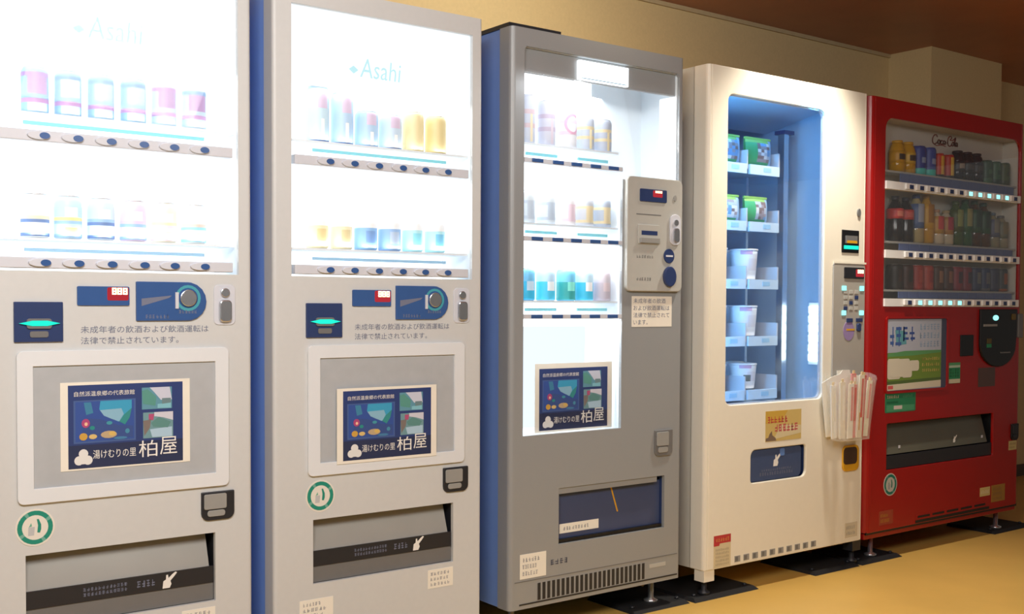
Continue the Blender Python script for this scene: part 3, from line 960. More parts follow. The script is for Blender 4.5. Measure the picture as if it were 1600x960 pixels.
for i, (bx, (ad, base, mc, h)) in enumerate(zip(BX3, R2)):
    can('drink_can', X3 + bx, 0.056, 1.283, 0.0305, h, base, [(0.10, 0.24, mc), (0.6, 0.72, mc)],
        '%s can, %s from left on middle shelf of slate grey machine' % (ad, NUM[i]), 'can', 'cans in the slate grey machine',
        front=[(0.25, 0.55, 0.4, mc)])
R3 = [('sky blue', (120, 196, 238), (60, 190, 232), (200, 226, 246)), ('pale blue cyan flashed', (190, 222, 244), (80, 205, 242), (240, 250, 255)), ('teal green centred', (120, 200, 236), (60, 170, 170), (140, 240, 226)),
      ('cyan white spotted', (196, 228, 246), (70, 200, 240), (250, 252, 255)), ('pinkish grey', (214, 206, 216), (200, 190, 202), (224, 206, 212))]
for i, (bx, (ad, base, mc, fc)) in enumerate(zip(BX3, R3)):
    can('drink_can', X3 + bx, 0.056, 1.044, 0.0310, 0.100, base, [(0.05, 0.60, mc)],
        '%s can, %s from left on bottom shelf of slate grey machine' % (ad, NUM[i]), 'can', 'cans in the slate grey machine',
        front=[(0.36, 0.60, 0.32, fc)])

# ------------------------------------------------------------------ cream white machine with glass front
W_, Z0, Z1 = 0.905, 0.100, 1.868
m4 = empty('vending_machine', (X4, 0, 0), 'cream white glass fronted vending machine with blue lit inside, fourth from left', 'vending machine')
win = rr(0.100, 0.640, 0.678, 1.775, 0.028, 5)
flap = rr(0.238, 0.548, 0.388, 0.508, 0.026, 5, (.5, 1, .5, 1))
make_door(m4, W_, Z0, Z1, 0.070, 0.016, [win, flap], MT['cream'], bevel=0.006)
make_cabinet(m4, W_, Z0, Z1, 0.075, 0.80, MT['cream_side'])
mb = MB()
plate_mb(mb, rr(0.092, 0.648, 0.670, 1.783, 0.034, 5), [rr(0.104, 0.636, 0.682, 1.771, 0.026, 5)], 0.010, 0.020)
mb.build('window_gasket', MT['coolgrey'], m4, fix=True)
mb = MB().box(0.028, 0.036, 0.022, 0.600, 0.640, 1.80).box(0.700, 0.708, 0.022, 0.600, 0.640, 1.80)
mb.box(0.028, 0.708, 0.600, 0.608, 0.640, 1.80).box(0.036, 0.700, 0.022, 0.600, 0.640, 0.648)
mb.build('display_liner', MT['steel'], m4)
mb = MB()
mb.v += [(0.036, 0.026, 1.790), (0.700, 0.026, 1.790), (0.700, 0.34, 1.730), (0.036, 0.34, 1.730), (0.036, 0.026, 1.80), (0.700, 0.026, 1.80), (0.700, 0.34, 1.74), (0.036, 0.34, 1.74)]
for q in ((0, 3, 2, 1), (4, 5, 6, 7), (0, 1, 5, 4), (1, 2, 6, 5), (2, 3, 7, 6), (3, 0, 4, 7)):
    mb.face(list(q))
mb.build('ceiling_baffle', MT['steel'], m4)
TR = ((1.541, 1.562), (1.328, 1.346), (1.112, 1.130), (0.898, 0.916), (0.696, 0.716))
for zc, zs in TR:
    tr = MB().box(0.040, 0.520, 0.125, 0.560, zs - 0.026, zs - 0.020).build('shelf_tray', MT['steel'], m4)
    for a, b in ((0.175, 0.328), (0.346, 0.512)):
        tg = MB().box(a, b, 0.112, 0.122, zc - 0.018, zc + 0.018).build('price_rail', MT['pricerail'], tr)
        mb = MB().box((a + b) / 2 - 0.028 + 0.02, (a + b) / 2 + 0.014 + 0.02, 0.1110, 0.112, zc - 0.006, zc + 0.010).build('price_tag', MT['skyblue'], tr)
    for dx in (0.337, 0.516):
        MB().box(dx - 0.003, dx + 0.003, 0.118, 0.480, zs - 0.020, zs + 0.050).build('divider', MT['coolgrey'], tr)
MB().box(0.595, 0.622, 0.160, 0.190, 0.66, 1.700).build('lift_rail', MT['chrome'], m4)
MB().box(0.630, 0.640, 0.190, 0.200, 0.66, 1.690).build('lift_rail', MT['steel'], m4)
MB().box(0.540, 0.552, 0.300, 0.320, 0.66, 1.690).build('lift_rail', MT['steel'], m4)
MB().box(0.592, 0.650, 0.155, 0.205, 1.700, 1.715).build('rail_cap', MT['navy'], m4)
ls = MB().box(0.688, 0.700, 0.040, 0.105, 0.802, 1.044).build('lamp_strip', MT['liner'], m4)
for i in range(6):
    z = 0.830 + i * 0.0375
    MB().box(0.682, 0.688, 0.046, 0.100, z - 0.0125, z + 0.0125).build('led', MT['coolled'], ls)
MB().prism(rr(0.102, 0.638, 0.680, 1.773, 0.026, 5), 0.004, 0.007).build('window_glass', MT['window'], m4)
area('cabinet_fill', (X4 + 0.066, 0.034, 1.23), (X4 + 0.50, 0.26, 1.23), 0.04, 1.0, 3.8, (0.12, 0.50, 1.0))  # added light tucked unseen behind the left frame, turns the inside blue
area('cabinet_fill', (X4 + 0.37, 0.034, 1.784), (X4 + 0.40, 0.20, 1.2), 0.56, 0.03, 1.8, (0.12, 0.52, 1.0))  # second added light, tucked unseen above the window edge
# payment column
b = MB().box(0.747, 0.853, -0.004, 0.002, 1.239, 1.327).build('bill_slot', MT['black'], m4, bevel=0.002)
MB().box(0.765, 0.835, -0.010, -0.004, 1.275, 1.305).build('slot_mouth', MT['midgrey'], b)
MB().box(0.768, 0.832, -0.0106, -0.010, 1.276, 1.286).build('slot_tongue', MT['yellow'], b)
MB().box(0.757, 0.845, -0.0075, -0.004, 1.253, 1.267).build('slot_light', MT['greenled'], b)
MB().disc_y(0.850, 1.397, 0.010, 0.016, -0.006, 0.001).build('keyhole', MT['midgrey'], m4)
cp = MB().prism(rr(0.692, 0.893, 0.700, 1.200, 0.018, 4), -0.006, 0.003).build('control_panel', paint('pewter_panel', (176, 172, 164), 0.4, 0.1, 0.03), m4, bevel=0.003)
MB().box(0.690, 0.895, -0.008, -0.006, 1.196, 1.203).build('panel_edge', MT['cream'], cp)
amount_display(m4, 0.757, 0.880, 1.139, 1.182, (0.836, 0.876, 1.160, 1.174), 'dark', -0.006)
for lx, lz in ((0.757, 1.101), (0.869, 1.101), (0.757, 1.005), (0.869, 1.005)):
    MB().box(lx - 0.012, lx + 0.012, -0.010, -0.006, lz - 0.009, lz + 0.009).build('lit_key', MT['cyanled'], m4, bevel=0.001)
rnd = random.Random(41)
for r_ in range(4):
    for c_ in range(3):
        kx, kz = 0.768 + c_ * 0.034, 1.086 - r_ * 0.021
        MB().box(kx - 0.011, kx + 0.011, -0.0085, -0.006, kz - 0.007, kz + 0.007).build('key', MT['navy' if (r_ + c_) % 4 == 3 else 'warmgrey'], m4, bevel=0.001)
MB().box(0.775, 0.812, -0.010, -0.006, 0.968, 0.984).build('coin_slot', MT['navy'], m4, bevel=0.001)
MB().box(0.835, 0.875, -0.010, -0.006, 0.970, 0.984).build('coin_funnel', MT['navy'], m4, bevel=0.001)
MB().prism(rr(0.838, 0.862, 0.932, 0.964, 0.008, 3), -0.014, -0.006).build('return_lever', MT['navy'], m4, bevel=0.002)
MB().disc_y(0.790, 0.935, 0.034, 0.038, -0.0075, -0.006).build('coin_guide', paint('violet_film', (150, 130, 176), 0.4), m4)
MB().box(0.775, 0.826, -0.0085, -0.0075, 0.936, 0.943).build('coin_stripe', MT['yellow'], m4)
# stickers and flap
st = MB().box(0.315, 0.517, -0.0010, 0.0, 0.533, 0.645, (206, 180, 110))
st.flat([(0.315, 0.60), (0.40, 0.60), (0.44, 0.645), (0.315, 0.645)], -0.0012, (204, 166, 70))
st.flat([(0.36, 0.540), (0.515, 0.555), (0.515, 0.585), (0.40, 0.592)], -0.0012, (214, 200, 160))
scribble(st, 0.322, 0.440, 0.600, 0.624, -0.0014, 6, (186, 60, 66), rnd, 0.95)
scribble(st, 0.362, 0.500, 0.566, 0.594, -0.0014, 6, (190, 74, 84), rnd, 0.95)
st.flat([(0.316, 0.535), (0.375, 0.535), (0.37, 0.545), (0.352, 0.556), (0.35, 0.572), (0.336, 0.560), (0.33, 0.548), (0.316, 0.545)], -0.0014, (124, 104, 88))
st.build('yellow_sticker', MT['ink_print'], m4)
mb = MB().box(0.225, 0.560, 0.080, 0.090, 0.375, 0.520)
mb.box(0.225, 0.234, 0.012, 0.080, 0.375, 0.520).box(0.552, 0.560, 0.012, 0.080, 0.375, 0.520)
mb.box(0.234, 0.552, 0.012, 0.080, 0.512, 0.520).box(0.234, 0.552, 0.012, 0.080, 0.375, 0.384)
mb.build('delivery_bin', MT['navy'], m4)
d = MB().prism(rr(0.242, 0.526, 0.391, 0.505, 0.022, 5, (.5, 1, .5, 1)), 0.006, 0.012).build('delivery_door', paint('dark_blue_flap', (66, 82, 118), 0.3, 0, 0.04), m4)
hand_icon(d, 0.386, 0.462, 0.046, 0.0055)
MB().prism(rr(0.405, 0.430, 0.475, 0.502, 0.006, 3), 0.0045, 0.006).build('flap_symbol', paint('blue_symbol', (96, 132, 196), 0.4), d)
mb = MB()
scribble(mb, 0.290, 0.480, 0.408, 0.420, 0.0055, 14, None, rnd)
scribble(mb, 0.300, 0.470, 0.424, 0.432, 0.0055, 14, None, rnd)
mb.build('flap_print', MT['paleink'], d)
r_ = MB().prism(rr(0.767, 0.868, 0.384, 0.486, 0.022, 5), -0.008, 0.002).build('coin_return', MT['yellow'], m4, bevel=0.003)
MB().prism(rr(0.767, 0.852, 0.412, 0.478, 0.016, 5), -0.0095, -0.008).build('cup_mouth', paint('brown_shadow_plastic', (66, 46, 34), 0.4), r_)
mb = MB().box(0.047, 0.135, -0.0008, 0, 0.105, 0.220, (214, 200, 164))
mb.flat([(0.047, 0.182), (0.075, 0.182), (0.078, 0.190), (0.135, 0.190), (0.135, 0.219), (0.047, 0.219)], -0.0011, (186, 52, 60))
scribble(mb, 0.055, 0.128, 0.197, 0.210, -0.0013, 6, (214, 150, 80), rnd)
for i in range(5):
    scribble(mb, 0.055, 0.126, 0.112 + i * 0.013, 0.120 + i * 0.013, -0.0013, 9, (170, 156, 130), rnd)
mb.build('warning_label', MT['ink_print'], m4)
for i in range(10):
    vx = 0.156 + i * 0.0476
    v = MB().box(vx, vx + 0.030, -0.0008, 0.0, 0.112, 0.134).build('vent', MT['grey'], m4)
    MB().box(vx + 0.004, vx + 0.018, -0.0012, -0.0008, 0.115, 0.131).build('vent_slot', MT['midgrey'], v)
maker_label(m4, 0.792, 0.872, 0.120, 0.178, 0, 44, 2, 'maker_label', (214, 204, 180), (160, 156, 148))
MB().box(0.004, 0.056, 0.004, 0.050, 0.060, 0.100).build('leg', MT['cream'], m4)
MB().box(0.848, 0.900, 0.004, 0.050, 0.060, 0.100).build('leg', MT['dark'], m4)
for fx, fy in ((0.03, 0.028), (0.875, 0.028), (0.03, 0.74), (0.875, 0.74)):
    MB().lathe([(0.022, 0), (0.022, 0.01), (0.010, 0.016), (0.010, 0.10 if fy > .5 else 0.048)], 14, fx, fy, 0.012 if fy < .5 else 0.0).build('levelling_foot', MT['dark'], m4)
MB().box(0.703, 0.722, -0.0075, -0.006, 0.585, 0.655).build('side_slot', MT['dark'], m4)

# goods on the trays
def pack(x, z, w, h, label, seed):
    rnd = random.Random(seed)
    t = empty('snack_pack', (x, 0.145, z), label, 'snack pack', 'green snack packs in the cream machine')
    n = 8
    prof = []
    mb = MB()
    g1, g2, br = (74, 178, 120), (150, 205, 110), (150, 140, 150)
    for j in range(n + 1):
        u = j / n
        d = 0.018 * math.sin(math.pi * u) ** 0.6 + 0.003
        for i in range(n + 1):
            s = i / n
            dd = d * (0.25 + 0.75 * math.sin(math.pi * s) ** 0.5)
            mb.v.append((w * (s - .5), -dd, h * u))
    for j in range(n):
        for i in range(n):
            a = j * (n + 1) + i
            u, s = (j + .5) / n, (i + .5) / n
            c = g1 if u < .88 else g2
            if s > .35 and .12 < u < .86:
                c = rnd.choice(((168, 160, 170), (190, 205, 224), (140, 120, 120), (120, 170, 220), (230, 236, 244)))
            if s > .88:
                c = (170, 206, 240)
            mb.face([a, a + 1, a + n + 2, a + n + 1], c, True)
    k = len(mb.v)
    mb.v += [(-w / 2, 0.006, 0), (w / 2, 0.006, 0), (w / 2, 0.006, h), (-w / 2, 0.006, h)]
    mb.face([k + 3, k + 2, k + 1, k], g1)
    mb.build('pouch', MT['ink_print'], t)
    mb = MB().box(-w / 2, w / 2, -0.004, 0.005, h, h + 0.008, g2)
    mb.build('top_seal', MT['ink_print'], t)


pack(0.242 + X4, 1.562, 0.150, 0.096, 'green snack pack at left of the top tray in the cream machine', 1)
pack(0.421 + X4, 1.562, 0.142, 0.096, 'green snack pack at right of the top tray in the cream machine', 2)
pack(0.242 + X4, 1.346, 0.150, 0.090, 'green snack pack at left of the second tray in the cream machine', 3)
pack(0.412 + X4, 1.346, 0.126, 0.090, 'green snack pack at right of the second tray in the cream machine', 4)
ROWN = {2: 'third', 3: 'fourth', 4: 'lowest'}
for row in (2, 3, 4):
    zs = TR[row][1]
    for ci, cx in enumerate((0.228, 0.398)):
        t = empty('noodle_cup', (X4 + cx, 0.185, zs), 'white %sprinted noodle cup at %s of the %s tray in the cream machine' % ('grey ' if row == 4 else 'faintly ', ('left', 'right')[ci], ROWN[row]),
                  'noodle cup', 'white noodle cups in the cream machine')
        h = (0.114, 0.114, 0.094)[row - 2]

        def cf(zz, am, row=row, h=h):
            d = (am + math.pi / 2 + math.pi) % (2 * math.pi) - math.pi
            u = zz / h
            if row == 4 and .35 < u < .6 and -.9 < d < -.3:
                return (110, 120, 120)
            if .78 < u < .9 and -1.1 < d < -.2:
                return (206, 170, 200)
            if .3 < u < .7 and abs(d) < .5:
                return (226, 226, 236)
            return (240, 244, 250)
        MB().lathe([(0.042, 0), (0.044, 0.004)] + [(0.044 + 0.008 * i / 7, 0.004 + (h - 0.008) * i / 7) for i in range(8)], 20, colf=cf).build('cup', MT['cup'], t)
        MB().lathe([(0.0535, h - 0.004), (0.0545, h - 0.001), (0.053, h + 0.002), (0.0, h + 0.0025)], 20, colf=lambda z, a: (246, 248, 250)).build('lid', MT['cup'], t)
        t = empty('noodle_cup', (X4 + cx + 0.055, 0.300, zs), 'shaded white noodle cup standing second in line at %s of the %s tray' % (('left', 'right')[ci], ROWN[row]),
                  'noodle cup', 'white noodle cups in the cream machine')
        MB().lathe([(0.042, 0), (0.044, 0.004), (0.052, h - 0.004)], 20, colf=cf).build('cup', MT['cup'], t)
        MB().lathe([(0.0535, h - 0.004), (0.0545, h - 0.001), (0.053, h + 0.002), (0.0, h + 0.0025)], 20, colf=lambda z, a: (246, 248, 250)).build('lid', MT['cup'], t)

# ------------------------------------------------------------------ chopsticks in a clear bag, hung on the cream machine
BXc, BYc = X4 + 0.735, -0.062
bagt = empty('plastic_bag', (BXc, BYc, 0.520), 'clear crinkled plastic bag of paper chopstick sleeves hanging on the cream machine', 'bag')
mb = MB()
loops = []
seg = 24
hs = [0, 0.004, 0.05, 0.10, 0.15, 0.20, 0.225, 0.240]
for j, hz in enumerate(hs):
    u = hz / 0.240
    wx = 0.094 + 0.026 * u ** 1.5
    wy = 0.034 + 0.018 * u
    for i in range(seg):
        a = 2 * math.pi * i / seg
        ca, sa = math.cos(a), math.sin(a)
        e = 0.5
        x = wx * math.copysign(abs(ca) ** e, ca)
        y = wy * math.copysign(abs(sa) ** e, sa)
        jit = 0.004 * math.sin(5 * a + 9 * u) if 0 < j < len(hs) else 0
        dz = 0.014 * math.sin(3 * a + 1.0) if j == len(hs) - 1 else 0
        mb.v.append((x + jit, min(y + jit * .6, 0.055), hz + dz))
for j in range(len(hs) - 1):
    for i in range(seg):
        k = (i + 1) % seg
        mb.face([j * seg + i, j * seg + k, (j + 1) * seg + k, (j + 1) * seg + i], None, True)
mb.face([i for i in reversed(range(seg))])
mb.build('pouch', MT['bag'], bagt)
mb = MB()
mb.prism([(-0.090, 0.010), (0.090, 0.010), (0.112, 0.150), (0.122, 0.226), (0.110, 0.240), (0.060, 0.246), (0.045, 0.264), (0.006, 0.264), (-0.008, 0.250), (-0.060, 0.240), (-0.120, 0.218), (-0.112, 0.150)], 0.044, 0.0465)
mb.build('backing_sheet', MT['sticker'], bagt)
mb = MB().box(-0.020, 0.060, 0.050, 0.0525, 0.200, 0.262)
mb.build('hanging_tab', MT['sticker'], bagt)
RED, PINK, CRM, WHT = (206, 66, 54), (222, 140, 134), (232, 222, 196), (240, 234, 218)
SL = [(-0.086, 0.012, WHT, CRM, -5, 'plain white'), (-0.066, -0.010, CRM, WHT, -3, 'cream'), (-0.046, 0.010, CRM, PINK, -2, 'cream pink lined'), (-0.030, -0.018, WHT, PINK, -1, 'white pink edged'),
      (-0.008, -0.014, PINK, RED, 0, 'broad pink'), (0.012, 0.010, PINK, WHT, 1, 'pale pink'), (0.026, -0.018, CRM, RED, 1, 'cream red striped'), (0.046, -0.010, RED, PINK, 2, 'bright red'),
      (0.062, 0.012, WHT, CRM, 3, 'white creased'), (0.080, -0.006, CRM, PINK, 5, 'cream pink tipped')]
for i, (sx, sy, c1, c2, tilt, ad) in enumerate(SL):
    t = empty('chopstick_sleeve', (BXc + sx, BYc + sy, 0.528), '%s paper chopstick sleeve in the clear bag, %s from left' % (ad, NUM[i]), 'chopsticks', 'paper chopstick sleeves in the bag')
    hh = 0.205 + 0.012 * ((i * 7) % 4) / 3 + (0.028 if i in (5, 6, 7) else 0)
    mb = MB().box(-0.0145, 0.0145, -0.0025, 0.0025, 0, hh, c1)
    mb.flat([(-0.002, hh * .32), (0.011, hh * .32), (0.011, hh * .94), (-0.002, hh * .94)], -0.0028, c2)
    if i in (4, 6, 7):
        mb.flat([(-0.008, hh * .12), (-0.001, hh * .12), (-0.001, hh * .40), (-0.008, hh * .40)], -0.0028, (214, 150, 60))
    mb.build('paper_sleeve', MT['ink_print'], t)
    MB().box(-0.006, 0.006, -0.0018, 0.0018, hh, hh + 0.012).build('chopsticks', paint('pale_wood', (226, 200, 150), 0.6), t)
    t.rotation_euler = (math.radians(2), math.radians(tilt), 0)

# ------------------------------------------------------------------ red machine
W_, Z0, Z1 = 1.168, 0.092, 1.866
m5 = empty('vending_machine', (X5, 0, 0), 'red drinks vending machine with unlit window of bottles, rightmost in the row', 'vending machine')
win = rr(0.100, 1.128, 1.032, 1.790, 0.050, 5, (0, 0, 1, 1))
disp = rr(0.136, 0.938, 0.364, 0.554, 0.006, 2)
make_door(m5, W_, 0.120, Z1, 0.070, 0.030, [win, disp], MT['red'], bevel=0.002)
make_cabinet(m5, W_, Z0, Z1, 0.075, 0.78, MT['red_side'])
MB().box(0.010, 1.158, 0.012, 0.060, Z0, 0.116).build('kick_plate', MT['red'], m5, bevel=0.003)
mb = MB().box(0.092, 0.100, 0.012, 0.120, 1.024, 1.80).box(1.128, 1.136, 0.012, 0.120, 1.024, 1.80)
mb.box(0.100, 1.128, 0.012, 0.120, 1.790, 1.80).box(0.100, 1.128, 0.012, 0.120, 1.024, 1.032)
mb.build('display_liner', MT['m5back'], m5)
bk = MB().box(0.092, 1.136, 0.086, 0.120, 1.024, 1.80).build('display_back', MT['m5back'], m5)


def script_logo(parent, x0, x1, z0, z1, y, mat):
    """Flowing script lettering drawn as ribbons."""
    W0, H0 = 12.0, 4.0
    strokes = [
        [(2.6, 2.9), (2.2, 3.5), (1.3, 3.3), (0.6, 2.2), (0.6, 1.0), (1.3, 0.5), (2.3, 0.9), (2.9, 1.5)],
        [(2.9, 1.5), (3.0, 0.8), (3.6, 0.8), (3.9, 1.5), (3.6, 2.0), (3.1, 1.9), (2.9, 1.4)],
        [(5.0, 1.8), (4.6, 2.0), (4.2, 1.5), (4.3, 0.8), (4.9, 0.8), (5.3, 1.2)],
        [(6.2, 1.8), (5.6, 2.0), (5.3, 1.3), (5.6, 0.8), (6.1, 1.2), (6.3, 1.9), (6.2, 1.0), (6.6, 0.9)],
        [(6.7, 1.4), (7.3, 1.5)],
        [(9.2, 3.2), (8.6, 3.8), (7.7, 3.2), (7.3, 2.0), (7.5, 0.9), (8.2, 0.5), (9.0, 1.0), (9.3, 1.6)],
        [(9.3, 1.5), (9.3, 0.8), (9.8, 0.8), (10.1, 1.5), (9.8, 2.0), (9.4, 1.8)],
        [(10.2, 1.2), (10.8, 2.6), (10.9, 3.3), (10.5, 3.2), (10.4, 1.6), (10.6, 0.8), (11.0, 1.1)],
        [(11.7, 1.8), (11.2, 2.0), (10.9, 1.3), (11.2, 0.8), (11.6, 1.2), (11.8, 1.9), (11.8, 0.9), (12.0, 0.9)],
        [(1.3, 0.5), (2.4, 0.1), (4.5, 0.5), (6.5, 0.2)],
        [(9.2, 3.2), (8.4, 2.5), (9.6, 2.6), (11.0, 3.6)],
    ]
    mb = MB()
    sx, sz = (x1 - x0) / W0, (z1 - z0) / H0
    for st in strokes:
        pts = []
        for i in range(len(st) - 1):
            p0, p1, p2, p3 = st[max(i - 1, 0)], st[i], st[i + 1], st[min(i + 2, len(st) - 1)]
            for k in range(4):
                t = k / 4.0
                pts.append(tuple(0.5 * (2 * p1[d] + (p2[d] - p0[d]) * t + (2 * p0[d] - 5 * p1[d] + 4 * p2[d] - p3[d]) * t * t + (3 * p1[d] - p0[d] - 3 * p2[d] + p3[d]) * t ** 3) for d in (0, 1)))
        pts.append(st[-1])
        for i in range(len(pts) - 1):
            (ax, az), (bx, bz) = pts[i], pts[i + 1]
            dx, dz = bx - ax, bz - az
            l = math.hypot(dx, dz) or 1e-6
            wd = 0.13 + 0.10 * abs(dz / l)
            nx, nz = -dz / l * wd, dx / l * wd
            ex, ez = dx / l * wd * .4, dz / l * wd * .4
            q = [(ax + nx - ex, az + nz - ez), (ax - nx - ex, az - nz - ez), (bx - nx + ex, bz - nz + ez), (bx + nx + ex, bz + nz + ez)]
            mb.flat([(x0 + u * sx, z0 + v * sz) for u, v in q], y)
    return mb.build('script_logo', mat, parent)


script_logo(bk, 0.551, 0.756, 1.728, 1.782, 0.0850, paint('faded_red_print', (176, 84, 74), 0.5))
LIT = {0: range(6, 11), 1: (), 2: range(1, 6)}
for ri, (zc, zs) in enumerate(((1.522, 1.583), (1.245, 1.297), (1.049, 1.100))):
    ra = MB()
    ra.box(0.102, 1.126, -0.006, 0.020, zc - 0.018, zc + 0.014)
    ra.build('button_rail', MT['white'], m5)
    sh = MB().box(0.101, 1.127, 0.014, 0.086, zs - 0.008, zs).build('product_shelf', MT['warmgrey'], m5)
    for i in range(12):
        bx = 0.252 + i * 0.0733
        lit = i in LIT[ri]
        b = MB().box(bx - 0.026, bx + 0.026, -0.014, -0.006, zc - 0.013, zc + 0.011).build('button', MT['white'], m5, bevel=0.002)
        MB().box(bx - 0.004, bx + 0.022, -0.0152, -0.014, zc - 0.011, zc + 0.006).build('button_lamp', MT['cyanled' if lit else 'navy'], b)
        tg = MB().box(bx - 0.034, bx + 0.034, 0.0100, 0.0140, zc + 0.017, zs - 0.008).build('price_tag', paint('price_tag_blue', (96, 112, 158), 0.5) if i == 0 and ri == 0 else bpy.data.materials['price_tag_blue'], sh)
MB().prism(rr(0.102, 1.126, 1.034, 1.788, 0.048, 5, (0, 0, 1, 1)), 0.0035, 0.0065).build('window_glass', MT['window'], m5)

# lower front of the red machine
ad = MB().prism(rr(0.125, 0.553, 0.685, 0.982, 0.010, 3), -0.0020, 0.001).build('advert_panel', paint('advert_edge', (70, 76, 96), 0.4), m5)
rnd = random.Random(52)
mb = MB()
mb.flat([(0.127, 0.688), (0.512, 0.688), (0.512, 0.978), (0.127, 0.978)], -0.0023, (176, 182, 196))
mb.flat([(0.127, 0.706), (0.512, 0.716), (0.512, 0.848), (0.127, 0.842)], -0.0025, (110, 138, 58))
mb.flat([(0.127, 0.838), (0.25, 0.848), (0.512, 0.848), (0.512, 0.838), (0.30, 0.828), (0.127, 0.826)], -0.0026, (92, 150, 96))
mb.flat([(0.127, 0.726), (0.512, 0.732), (0.512, 0.720), (0.127, 0.712)], -0.0026, (82, 106, 56))
mb.flat([(0.127, 0.688), (0.512, 0.692), (0.512, 0.720), (0.127, 0.712)], -0.0027, (212, 204, 182))
mb.flat([(0.134, 0.694), (0.170, 0.694), (0.170, 0.708), (0.134, 0.708)], -0.0029, (206, 90, 90))
for li, (cx, cz, a, b_) in enumerate(((0.175, 0.776, .045, .042), (0.235, 0.786, .05, .03), (0.265, 0.768, .035, .03), (0.315, 0.786, .035, .022), (0.20, 0.758, .05, .016))):
    mb.flat(rr(cx - a, cx + a, cz - b_, cz + b_, 0.012, 3), -0.0028 - 0.0001 * li, (214, 208, 188))
for i in range(3):
    scribble(mb, 0.370, 0.500, 0.758 + i * .024, 0.770 + i * .024, -0.0029, 9, (206, 178, 100), rnd)
scribble(mb, 0.135, 0.225, 0.868, 0.948, -0.0026, 2, (66, 96, 160), rnd, 0.95)
scribble(mb, 0.228, 0.325, 0.888, 0.948, -0.0026, 2, (58, 84, 150), rnd, 0.95)
mb.flat([(0.19, 0.872), (0.26, 0.876), (0.25, 0.93), (0.18, 0.935)], -0.0025, (96, 158, 170))
for i in range(3):
    scribble(mb, 0.350, 0.500, 0.862 + i * .036, 0.886 + i * .036, -0.0026, 6, (142, 166, 192), rnd)
mb.build('advert_print', MT['ink_print'], ad)
mb = MB()
plate_mb(mb, rr(0.118, 0.568, 0.676, 0.990, 0.012, 3), [rr(0.126, 0.552, 0.686, 0.981, 0.010, 3)], -0.005, 0.001)
mb.build('advert_frame', MT['red'], m5, fix=True)
MB().box(0.659, 0.760, -0.004, 0.002, 0.816, 0.908).build('card_reader', MT['black'], m5, bevel=0.002)
mb = MB().box(0.574, 0.663, -0.0008, 0, 0.700, 0.790, (44, 132, 88))
mb.flat([(0.576, 0.701), (0.662, 0.701), (0.662, 0.719), (0.576, 0.719)], -0.0010, (206, 200, 172))
mb.flat([(0.576, 0.768), (0.662, 0.768), (0.662, 0.778), (0.576, 0.778)], -0.0010, (180, 200, 176))
mb.flat([(0.576, 0.778), (0.662, 0.778), (0.662, 0.789), (0.576, 0.789)], -0.0010, (84, 150, 104))
scribble(mb, 0.582, 0.655, 0.726, 0.762, -0.0010, 4, (30, 96, 62), rnd)
mb.build('green_sticker', MT['ink_print'], m5)
mb = MB().prism(rr(0.121, 0.333, 0.598, 0.681, 0.006, 3), -0.0008, 0.0, (40, 124, 84))
mb.flat([(0.13, 0.602), (0.325, 0.602), (0.325, 0.625), (0.13, 0.630)], -0.0010, (74, 150, 108))
scribble(mb, 0.132, 0.215, 0.656, 0.668, -0.0012, 7, (200, 190, 160), rnd)
scribble(mb, 0.240, 0.310, 0.656, 0.668, -0.0012, 6, (96, 160, 120), rnd)
scribble(mb, 0.132, 0.210, 0.636, 0.644, -0.0012, 9, (20, 70, 46), rnd)
mb.flat([(0.180, 0.610), (0.238, 0.610), (0.238, 0.625), (0.180, 0.625)], -0.0012, (206, 196, 190))
mb.build('green_sticker', MT['ink_print'], m5)
lp = [(0.806, 1.020), (0.806, 0.850)]
for i in range(1, 12):
    a = math.radians(180 + 180 * i / 12)
    lp.append((0.955 + 0.149 * math.cos(a), 0.862 + 0.100 * math.sin(a)))
lp += [(1.108, 0.900), (1.112, 1.020)]
lp[1] = (0.806, 0.862)
cp = MB().prism(lp, -0.010, 0.002).build('coin_panel', MT['black'], m5, bevel=0.003)
amb = MB().disc_y(0.925, 0.982, 0.022, 0.012, -0.012, -0.010).build('ready_lamp', MT['cyanled'], cp)
MB().box(0.825, 0.935, -0.013, -0.010, 0.944, 0.954).build('bill_lip', MT['grey'], cp)
MB().box(0.1 + 0.755, 0.892, -0.0115, -0.010, 0.850, 0.866).build('green_mark', paint('green_mark', (44, 140, 96), 0.5), cp)
MB().box(0.1 + 0.755, 0.892, -0.0115, -0.010, 0.868, 0.890).build('bronze_mark', paint('bronze_mark', (96, 84, 44), 0.5), cp)
MB().prism(rr(1.060, 1.090, 0.972, 1.000, 0.004, 2), -0.014, -0.010).build('coin_slot', paint('brass_slot', (120, 100, 50), 0.4, 0.4), cp)
MB().box(0.968, 1.050, -0.0125, -0.010, 0.822, 0.828).build('return_lever', MT['midgrey'], cp)
MB().box(0.806, 0.944, -0.0012, 0, 0.676, 0.760).build('clear_plate', paint('smoke_grey_plate', (84, 62, 56), 0.3), m5)
MB().prism(rr(1.122, 1.162, 0.890, 1.000, 0.006, 2), -0.010, 0.004).build('lock_handle', MT['midgrey'], m5, bevel=0.002)
mb = MB().box(0.126, 0.948, 0.100, 0.110, 0.354, 0.564)
mb.box(0.126, 0.136, 0.012, 0.100, 0.354, 0.564).box(0.938, 0.948, 0.012, 0.100, 0.354, 0.564)
mb.box(0.136, 0.938, 0.012, 0.100, 0.554, 0.564).box(0.136, 0.938, 0.012, 0.100, 0.354, 0.364)
mb.build('delivery_bin', MT['black'], m5)
mb = MB()
mb.v += [(0.140, 0.012, 0.425), (0.910, 0.012, 0.425), (0.910, 0.045, 0.545), (0.140, 0.045, 0.545), (0.140, 0.017, 0.425), (0.910, 0.017, 0.425), (0.910, 0.050, 0.545), (0.140, 0.050, 0.545)]
